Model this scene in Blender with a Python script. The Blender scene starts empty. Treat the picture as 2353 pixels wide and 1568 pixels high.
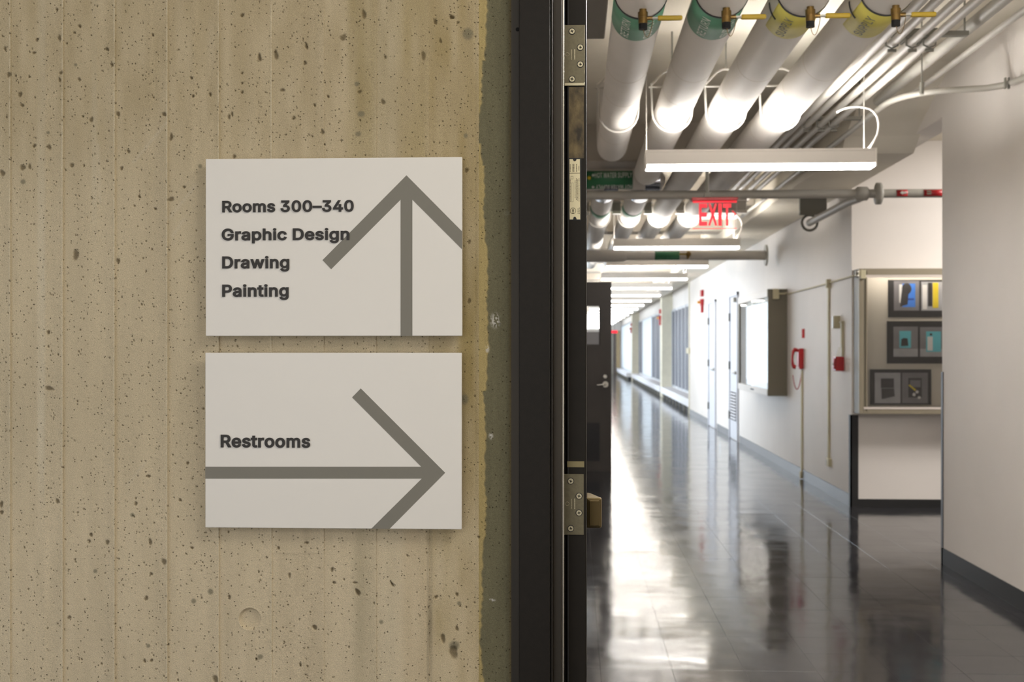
# Board-formed concrete wall with two signs, an open steel door and a long corridor beyond
import bpy, math, random, json
import numpy as np
from mathutils import Vector, Matrix
random.seed(7)
SC = bpy.context.scene
COL = SC.collection
PI = math.pi

# ---------------------------------------------------------------- camera
FPX, VX, VY, H = 2800.0, 1320.0, 799.0, 1.37
YAW = math.atan((VX-1176.5)/FPX)
cam = bpy.data.cameras.new('camera'); camo = bpy.data.objects.new('camera', cam); COL.objects.link(camo)
cam.sensor_width = 36; cam.lens = FPX/2353*36; cam.clip_end = 300; cam.clip_start = 0.05
camo.location = (0, 0, H); camo.rotation_euler = (PI/2, 0, YAW)
cam.shift_y = (VY-784)/2353
cam.dof.use_dof = True; cam.dof.focus_distance = 2.32; cam.dof.aperture_fstop = 8.5
SC.camera = camo

# ---------------------------------------------------------------- world, lights, exposure
w = bpy.data.worlds.new('world'); SC.world = w; w.use_nodes = True
bg = w.node_tree.nodes['Background']; bg.inputs[0].default_value = (0.80, 0.90, 1.0, 1); bg.inputs[1].default_value = 4.8
SC.view_settings.view_transform = 'Standard'; SC.view_settings.look = 'None'
SC.view_settings.gamma = 1; SC.view_settings.use_curve_mapping = False
SC.view_settings.exposure = 0.0
FIXT_DOWN, FIXT_UP = 22.0, 88.0

def area(name, loc, target, sx, sy, power, color):
    l = bpy.data.lights.new(name, 'AREA'); l.shape = 'RECTANGLE'; l.size = sx; l.size_y = sy
    l.energy = power; l.color = color
    o = bpy.data.objects.new(name, l); COL.objects.link(o); o.location = loc
    o.rotation_euler = (Vector(target)-Vector(loc)).to_track_quat('-Z', 'Y').to_euler()
    return o
area('lobby_ceiling_light', (1.35, 0.9, 3.02), (-0.4, 2.3, 0.9), 1.2, 0.4, 30, (1.0, 0.94, 0.84))
area('lobby_ceiling_light', (-0.3, -1.6, 3.02), (-0.5, 1.2, 0.6), 2.4, 0.6, 19, (1.0, 0.95, 0.86))
area('lobby_window_light', (-2.9, 0.4, 1.5), (0.0, 2.4, 1.2), 0.8, 2.0, 11, (0.70, 0.82, 1.0))
area('lobby_window_light', (-1.5, -2.95, 1.15), (-0.5, 2.3, 0.9), 2.4, 1.7, 42, (1.0, 0.98, 0.95))
area('side_hall_ceiling_light', (4.4, 9.0, 3.08), (4.2, 9.3, 0), 1.6, 0.5, 130, (1.0, 0.95, 0.90))

# ---------------------------------------------------------------- pixel rays -> true positions
Fv = Vector((-math.sin(YAW), math.cos(YAW), 0)); Rv = Vector((math.cos(YAW), math.sin(YAW), 0)); CAM = Vector((0, 0, H))
def ray(px, py): return Fv*FPX + Rv*(px-1176.5) + Vector((0, 0, VY-py))
def PY(px, py, Y): v = ray(px, py); return CAM + v*(Y/v.y)
def PX(px, py, X): v = ray(px, py); return CAM + v*(X/v.x)
def PZ(px, py, z): v = ray(px, py); return CAM + v*((z-H)/v.z)
def XY(px, Y): return PY(px, VY, Y).x          # x on a plane of constant Y
def ZY(py, Y, px=1320): return PY(px, py, Y).z

# ---------------------------------------------------------------- materials
def lin(c): return tuple(((v/255)/12.92 if v/255 <= .04045 else ((v/255+.055)/1.055)**2.4) for v in c)
def mat(name, rgb, rough=.5, metal=0, noise=0, nscale=8, bump=0, bscale=60, emit=0, trans=0, spec=.5, col2=None, stretch=None):
    m = bpy.data.materials.new(name); m.use_nodes = True
    n = m.node_tree.nodes; L = m.node_tree.links; b = n['Principled BSDF']
    c = lin(rgb)
    b.inputs['Base Color'].default_value = (*c, 1); b.inputs['Roughness'].default_value = rough
    b.inputs['Metallic'].default_value = metal; b.inputs['Specular IOR Level'].default_value = spec
    b.inputs['Transmission Weight'].default_value = trans
    tc = n.new('ShaderNodeTexCoord'); mp = n.new('ShaderNodeMapping'); L.new(tc.outputs['Object'], mp.inputs[0])
    if stretch: mp.inputs['Scale'].default_value = stretch
    if noise or col2:
        t = n.new('ShaderNodeTexNoise'); t.inputs['Scale'].default_value = nscale; t.inputs['Detail'].default_value = 6
        L.new(mp.outputs[0], t.inputs[0])
        r = n.new('ShaderNodeValToRGB'); r.color_ramp.elements[0].position = .35; r.color_ramp.elements[1].position = .65
        d = lin(col2) if col2 else tuple(v*(1-noise) for v in c)
        e = c if col2 else tuple(min(1, v*(1+noise*.6)) for v in c)
        r.color_ramp.elements[0].color = (*d, 1); r.color_ramp.elements[1].color = (*e, 1)
        L.new(t.outputs[0], r.inputs[0]); L.new(r.outputs[0], b.inputs['Base Color'])
    if bump:
        t2 = n.new('ShaderNodeTexNoise'); t2.inputs['Scale'].default_value = bscale; t2.inputs['Detail'].default_value = 4
        L.new(mp.outputs[0], t2.inputs[0])
        bp = n.new('ShaderNodeBump'); bp.inputs['Strength'].default_value = 1; bp.inputs['Distance'].default_value = bump
        L.new(t2.outputs[0], bp.inputs['Height']); L.new(bp.outputs[0], b.inputs['Normal'])
    if emit:
        b.inputs['Emission Color'].default_value = (*c, 1); b.inputs['Emission Strength'].default_value = emit
    return m
M = {}
M['wall'] = mat('wall_paint', (230, 224, 218), .55, noise=.03, nscale=1.5, bump=.0006, bscale=90)
M['ceil'] = mat('ceiling_paint', (232, 225, 210), .7, noise=.05, nscale=2, bump=.001, bscale=40)
M['beam'] = mat('beam_paint', (196, 188, 176), .75, noise=.08, nscale=3, bump=.001, bscale=40)
M['cream'] = mat('cream_concrete_paint', (224, 219, 200), .6, noise=.04, bump=.001, bscale=50)
M['frame'] = mat('dark_bronze_frame_paint', (25, 21, 16), .5, spec=.25, noise=.12, nscale=60, bump=.00012, bscale=900)
M['frame2'] = mat('dark_frame_return', (42, 34, 20), .5, noise=.35, nscale=30, stretch=(1, 1, .1))
M['door'] = mat('dark_door_paint', (26, 22, 16), .5, spec=.25, noise=.1, nscale=30, bump=.0001, bscale=500)
M['doorf'] = mat('far_door_paint', (52, 47, 43), .45, noise=.08, nscale=5)
M['bead'] = mat('worn_steel_edge', (170, 165, 155), .25, .9)
M['hinge'] = mat('satin_hinge_steel', (118, 112, 92), .5, .7, noise=.08, nscale=200, bump=.00004, bscale=1500)
M['screw'] = mat('bright_screw_steel', (190, 182, 155), .4, .9)
M['black'] = mat('black_rubber', (30, 30, 31), .5)
M['blk'] = mat('black_hole', (6, 6, 6), .9)
M['base'] = mat('grey_vinyl_base', (62, 62, 66), .4)
M['brass'] = mat('aged_brass', (120, 96, 52), .35, .8, noise=.2, nscale=40)
M['bar'] = mat('satin_bronze_bar', (96, 82, 52), .4, .7, bump=.00003, bscale=800)
M['yell'] = mat('yellow_handle_grip', (150, 125, 14), .5)
M['pipe'] = mat('white_pipe_jacket', (206, 201, 194), .55, noise=.04, nscale=3, bump=.0007, bscale=25)
M['green'] = mat('green_pipe_label', (36, 104, 66), .5)
M['teal'] = mat('faded_green_band', (84, 134, 108), .55, noise=.06, nscale=20)
M['ylab'] = mat('faded_yellow_band', (186, 176, 84), .55, noise=.06, nscale=20)
M['ink'] = mat('faded_grey_ink', (112, 112, 96), .6)
M['white_ink'] = mat('white_print', (205, 210, 202), .6)
M['steel'] = mat('galvanised_steel', (150, 148, 140), .45, .5, noise=.1, nscale=30)
M['strut'] = mat('grey_painted_steel', (128, 126, 118), .5, .2)
M['cond'] = mat('painted_conduit', (190, 186, 178), .45)
M['condg'] = mat('grey_conduit', (176, 173, 164), .45, 0)
M['foil'] = mat('foil_tape', (200, 205, 215), .18, 1, bump=.004, bscale=30)
M['duct'] = mat('grey_duct_paint', (128, 124, 118), .6)
M['fix'] = mat('fixture_white_paint', (226, 220, 212), .45)
M['lens'] = mat('lit_lens', (255, 250, 244), .5, emit=FIXT_DOWN)
M['lensu'] = mat('lit_uplight', (255, 250, 244), .5, emit=FIXT_UP)
M['fill_lens'] = mat('added_fill_lens', (255, 250, 244), .5, emit=230)  # extra-strong glow, only for the unseen fixture added as fill
M['case_lamp'] = mat('case_lamp_tube', (255, 248, 240), .5, emit=24)
M['tube'] = mat('case_light_tube', (240, 248, 255), .5, emit=3.2)
M['exit'] = mat('exit_red', (232, 18, 44), .4, emit=.75)
M['red'] = mat('fire_red_plastic', (170, 24, 30), .35)
M['redf'] = mat('red_alarm', (176, 26, 34), .4)
M['plate_red'] = mat('matt_red_plate', (190, 60, 60), .9, spec=.05)
M['amber'] = mat('amber_lens', (220, 160, 40), .3)
M['almond'] = mat('almond_plastic', (200, 192, 160), .5)
M['tan'] = mat('tan_anodised_frame', (152, 143, 124), .42, .3)
M['tand'] = mat('tan_case_side', (112, 106, 90), .5)
M['wht'] = mat('white_panel', (236, 238, 240), .35)
M['track'] = mat('bright_track', (226, 216, 208), .3, .2)
M['case'] = mat('case_back', (205, 198, 184), .7)
M['board'] = mat('black_mount_board', (24, 24, 24), .6)
M['gph'] = mat('grey_photo', (118, 116, 118), .4, noise=.1, nscale=14)
M['lph'] = mat('light_photo', (160, 160, 162), .4, noise=.08, nscale=14)
M['blue'] = mat('blue_print', (62, 124, 212), .4)
M['navy'] = mat('navy_print', (28, 66, 150), .4)
M['turq'] = mat('turquoise_print', (92, 184, 196), .4)
M['charc'] = mat('charcoal_print', (46, 45, 46), .5, noise=.5, nscale=60)
M['ylw'] = mat('yellow_print', (214, 190, 40), .4)
M['wpr'] = mat('white_print_area', (214, 212, 208), .5)
M['greydoor'] = mat('pale_grey_door', (198, 200, 208), .45)
M['chrome'] = mat('satin_chrome', (190, 188, 182), .22, 1)
M['dark'] = mat('dark_gap', (40, 40, 42), .7)
M['slate'] = mat('slate_blind', (74, 78, 92), .6)
M['rad'] = mat('radiator_enamel', (216, 218, 226), .4)
M['alu'] = mat('window_aluminium', (190, 194, 200), .4, .3)
M['label'] = mat('cream_label', (236, 226, 188), .45)
M['labelink'] = mat('label_ink', (96, 86, 62), .6)
M['plate'] = mat('stamped_plate', (132, 122, 90), .35, .7, bump=.0002, bscale=900)
M['patch'] = mat('worn_primer_patch', (120, 104, 70), .6, col2=(48, 40, 26), nscale=45, bump=.0004, bscale=300, stretch=(1, 1, .6))
M['sign'] = mat('frosted_acrylic', (232, 229, 223), .38)
M['sign_e'] = mat('acrylic_edge', (240, 238, 230), .2)
M['arrow'] = mat('grey_arrow_print', (124, 121, 111), .5)
M['letter'] = mat('black_vinyl_letter', (33, 29, 26), .5)
M['wood'] = mat('tan_far_panel', (170, 152, 118), .6)
M['brownd'] = mat('far_brown_door', (96, 88, 84), .5)

def glass_mat(name, alpha=.9, tint=(1, 1, 1), rough=.02):
    m = bpy.data.materials.new(name); m.use_nodes = True; n = m.node_tree.nodes; L = m.node_tree.links
    n.remove(n['Principled BSDF']); out = n['Material Output']
    t = n.new('ShaderNodeBsdfTransparent'); t.inputs[0].default_value = (*tint, 1)
    g = n.new('ShaderNodeBsdfGlossy'); g.inputs['Roughness'].default_value = rough
    fr = n.new('ShaderNodeFresnel'); fr.inputs[0].default_value = 1.45
    mx = n.new('ShaderNodeMixShader'); L.new(fr.outputs[0], mx.inputs[0]); L.new(t.outputs[0], mx.inputs[1]); L.new(g.outputs[0], mx.inputs[2])
    L.new(mx.outputs[0], out.inputs[0]); return m
M['glass'] = glass_mat('clear_glass')
M['acryl'] = glass_mat('clear_acrylic', tint=(.97, .95, .95))

def shade_mat(name):
    m = bpy.data.materials.new(name); m.use_nodes = True; n = m.node_tree.nodes; L = m.node_tree.links
    n.remove(n['Principled BSDF']); t = n.new('ShaderNodeBsdfTranslucent'); t.inputs[0].default_value = (.85, .88, .9, 1)
    g = n.new('ShaderNodeBsdfDiffuse'); g.inputs[0].default_value = (.85, .87, .9, 1); mx = n.new('ShaderNodeMixShader'); mx.inputs[0].default_value = .35
    L.new(t.outputs[0], mx.inputs[1]); L.new(g.outputs[0], mx.inputs[2]); L.new(mx.outputs[0], n['Material Output'].inputs[0]); return m
M['shade'] = shade_mat('white_translucent_shade')

def floor_mat(name, joints):
    m = bpy.data.materials.new(name); m.use_nodes = True; n = m.node_tree.nodes; L = m.node_tree.links; b = n['Principled BSDF']
    geo = n.new('ShaderNodeNewGeometry')
    t = n.new('ShaderNodeTexNoise'); t.inputs['Scale'].default_value = 55; t.inputs['Detail'].default_value = 8; L.new(geo.outputs['Position'], t.inputs[0])
    r = n.new('ShaderNodeValToRGB'); r.color_ramp.elements[0].position = .4; r.color_ramp.elements[1].position = .72
    r.color_ramp.elements[0].color = (.021, .021, .025, 1); r.color_ramp.elements[1].color = (.040, .039, .041, 1)
    L.new(t.outputs[0], r.inputs[0])
    L.new(r.outputs[0], b.inputs['Base Color'])
    b.inputs['Roughness'].default_value = .13; b.inputs['Specular IOR Level'].default_value = .55
    tr = n.new('ShaderNodeTexNoise'); tr.inputs['Scale'].default_value = 3; tr.inputs['Detail'].default_value = 5; L.new(geo.outputs['Position'], tr.inputs[0])
    mr = n.new('ShaderNodeMapRange'); mr.inputs[1].default_value = .3; mr.inputs[2].default_value = .7; mr.inputs[3].default_value = .07; mr.inputs[4].default_value = .15
    L.new(tr.outputs[0], mr.inputs[0]); L.new(mr.outputs[0], b.inputs['Roughness'])
    wv = n.new('ShaderNodeTexNoise'); wv.inputs['Scale'].default_value = 2.2; wv.inputs['Detail'].default_value = 2; L.new(geo.outputs['Position'], wv.inputs[0])
    b1 = n.new('ShaderNodeBump'); b1.inputs['Distance'].default_value = .0032; b1.inputs['Strength'].default_value = 1; L.new(wv.outputs[0], b1.inputs['Height'])
    w2 = n.new('ShaderNodeTexNoise'); w2.inputs['Scale'].default_value = 90; L.new(geo.outputs['Position'], w2.inputs[0])
    b2 = n.new('ShaderNodeBump'); b2.inputs['Distance'].default_value = .00003; L.new(w2.outputs[0], b2.inputs['Height']); L.new(b1.outputs[0], b2.inputs['Normal'])
    last = b2
    if joints:
        br = n.new('ShaderNodeTexBrick'); br.offset = 0; br.inputs['Scale'].default_value = 1
        br.inputs['Brick Width'].default_value = .305; br.inputs['Row Height'].default_value = .305; br.inputs['Mortar Size'].default_value = .0012
        br.inputs['Mortar Smooth'].default_value = 0
        L.new(geo.outputs['Position'], br.inputs[0])
        b3 = n.new('ShaderNodeBump'); b3.invert = True; b3.inputs['Distance'].default_value = .0008; L.new(br.outputs['Fac'], b3.inputs['Height']); L.new(last.outputs[0], b3.inputs['Normal']); last = b3
    L.new(last.outputs[0], b.inputs['Normal'])
    return m
M['tile'] = floor_mat('black_vinyl_tile', False)
M['floor'] = floor_mat('black_vinyl_floor', True)

def concrete_mat():
    m = bpy.data.materials.new('board_formed_concrete'); m.use_nodes = True; n = m.node_tree.nodes; L = m.node_tree.links; b = n['Principled BSDF']
    b.inputs['Roughness'].default_value = .78; b.inputs['Specular IOR Level'].default_value = .3
    at = n.new('ShaderNodeAttribute'); at.attribute_name = 'Col'
    geo = n.new('ShaderNodeNewGeometry')
    # sand grains: fine speckle of light and dark aggregate
    g = n.new('ShaderNodeTexNoise'); g.inputs['Scale'].default_value = 620; g.inputs['Detail'].default_value = 5; L.new(geo.outputs['Position'], g.inputs[0])
    mr = n.new('ShaderNodeMapRange'); mr.inputs[1].default_value = .3; mr.inputs[2].default_value = .7; mr.inputs[3].default_value = .80; mr.inputs[4].default_value = 1.17
    L.new(g.outputs[0], mr.inputs[0])
    mul = n.new('ShaderNodeVectorMath'); mul.operation = 'SCALE'; L.new(at.outputs['Color'], mul.inputs[0]); L.new(mr.outputs[0], mul.inputs['Scale'])
    # small pin holes
    v = n.new('ShaderNodeTexVoronoi'); v.inputs['Scale'].default_value = 150; v.inputs['Randomness'].default_value = 1; L.new(geo.outputs['Position'], v.inputs[0])
    sep = n.new('ShaderNodeSeparateColor'); L.new(v.outputs['Color'], sep.inputs[0])
    pick = n.new('ShaderNodeMath'); pick.operation = 'GREATER_THAN'; pick.inputs[1].default_value = .58; L.new(sep.outputs[0], pick.inputs[0])
    rad = n.new('ShaderNodeMapRange'); rad.inputs[1].default_value = .08; rad.inputs[2].default_value = .22; rad.inputs[3].default_value = 1; rad.inputs[4].default_value = 0; L.new(v.outputs['Distance'], rad.inputs[0])
    pit = n.new('ShaderNodeMath'); pit.operation = 'MULTIPLY'; L.new(pick.outputs[0], pit.inputs[0]); L.new(rad.outputs[0], pit.inputs[1])
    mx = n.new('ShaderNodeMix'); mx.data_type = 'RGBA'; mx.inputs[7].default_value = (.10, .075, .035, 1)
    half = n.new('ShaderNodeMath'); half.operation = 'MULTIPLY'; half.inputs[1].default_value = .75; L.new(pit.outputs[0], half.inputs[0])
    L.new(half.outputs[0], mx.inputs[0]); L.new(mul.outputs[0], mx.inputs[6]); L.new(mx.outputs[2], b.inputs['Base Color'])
    b0 = n.new('ShaderNodeBump'); b0.inputs['Distance'].default_value = .0011; L.new(g.outputs[0], b0.inputs['Height'])
    b1 = n.new('ShaderNodeBump'); b1.invert = True; b1.inputs['Distance'].default_value = .0016; L.new(pit.outputs[0], b1.inputs['Height']); L.new(b0.outputs[0], b1.inputs['Normal'])
    L.new(b1.outputs[0], b.inputs['Normal']); return m
M['conc'] = concrete_mat()

# ---------------------------------------------------------------- helpers
class MB:
    def __init__(s): s.v = []; s.f = []; s.sm = []
    def add(s, vs, fs, smooth=False):
        o = len(s.v); s.v += [tuple(v) for v in vs]
        for f in fs: s.f.append([i+o for i in f]); s.sm.append(smooth)
        return s
    def box(s, x0, x1, y0, y1, z0, z1):
        x0, x1 = min(x0, x1), max(x0, x1); y0, y1 = min(y0, y1), max(y0, y1); z0, z1 = min(z0, z1), max(z0, z1)
        return s.add([(x0, y0, z0), (x1, y0, z0), (x1, y1, z0), (x0, y1, z0), (x0, y0, z1), (x1, y0, z1), (x1, y1, z1), (x0, y1, z1)],
                     [(0, 3, 2, 1), (4, 5, 6, 7), (0, 1, 5, 4), (1, 2, 6, 5), (2, 3, 7, 6), (3, 0, 4, 7)])
    def tube(s, pts, r, n=12, closed=False, cap=True):
        pts = [Vector(p) for p in pts]; N = len(pts); rs = r if isinstance(r, (list, tuple)) else [r]*N
        rings = []; up = None
        for i, p in enumerate(pts):
            a = pts[(i-1) % N] if (closed or i > 0) else p; c = pts[(i+1) % N] if (closed or i < N-1) else p
            d = (c-a).normalized()
            if up is None: up = d.orthogonal().normalized()
            up = (up - d*up.dot(d)).normalized(); sd = d.cross(up)
            rings.append([p + (up*math.cos(2*PI*k/n) + sd*math.sin(2*PI*k/n))*rs[i] for k in range(n)])
        vs = [v for rg in rings for v in rg]; fs = []
        for i in range(N if closed else N-1):
            j = (i+1) % N
            for k in range(n): fs.append((i*n+k, i*n+(k+1) % n, j*n+(k+1) % n, j*n+k))
        s.add(vs, fs, True)
        if cap and not closed:
            s.add(rings[0], [tuple(range(n))[::-1]]); s.add(rings[-1], [tuple(range(n))])
        return s
    def cyl(s, a, b, r, n=20): return s.tube([a, b], r, n)
    def prism(s, poly, fn, a, b):
        n = len(poly)
        vs = [fn(p, a) for p in poly] + [fn(p, b) for p in poly]
        return s.add(vs, [tuple(range(n))[::-1], tuple(range(n, 2*n))] + [(i, (i+1) % n, n+(i+1) % n, n+i) for i in range(n)])
    def ball(s, c, r, n=10, sq=(1, 1, 1)):
        c = Vector(c); vs = []; fs = []
        for i in range(n//2+1):
            th = PI*i/(n//2)
            for k in range(n): vs.append(c + Vector((sq[0]*math.sin(th)*math.cos(2*PI*k/n), sq[1]*math.sin(th)*math.sin(2*PI*k/n), sq[2]*math.cos(th)))*r)
        for i in range(n//2):
            for k in range(n): fs.append((i*n+k, (i+1)*n+k, (i+1)*n+(k+1) % n, i*n+(k+1) % n))
        return s.add(vs, fs, True)
    def build(s, name, m, parent=None, bevel=0):
        me = bpy.data.meshes.new(name); me.from_pydata(s.v, [], s.f); me.materials.append(m)
        me.polygons.foreach_set('use_smooth', s.sm)
        bm_fix(me)
        o = bpy.data.objects.new(name, me); COL.objects.link(o)
        if parent is not None:
            o.parent = parent; o.matrix_parent_inverse = Matrix.Translation(-Vector(parent.location))
        if bevel:
            b = o.modifiers.new('bevel', 'BEVEL'); b.width = bevel; b.segments = 2; b.limit_method = 'ANGLE'; b.angle_limit = .7
        return o
import bmesh
def bm_fix(me):
    bm = bmesh.new(); bm.from_mesh(me); bmesh.ops.recalc_face_normals(bm, faces=bm.faces); bm.to_mesh(me); bm.free()
def B(x0, x1, y0, y1, z0, z1): return MB().box(x0, x1, y0, y1, z0, z1)
YZ = lambda p, a: (a, p[0], p[1])
XYp = lambda p, a: (p[0], p[1], a)
XZ = lambda p, a: (p[0], a, p[1])
def tag(o, label=None, cat=None, group=None, kind=None):
    if label: o['label'] = label
    if cat: o['category'] = cat
    if group: o['group'] = group
    if kind: o['kind'] = kind
    return o
def thing(name, loc, label, cat, group=None, kind=None):
    o = bpy.data.objects.new(name, None); COL.objects.link(o); o.location = loc; o.empty_display_size = .05
    return tag(o, label, cat, group, kind)

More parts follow.
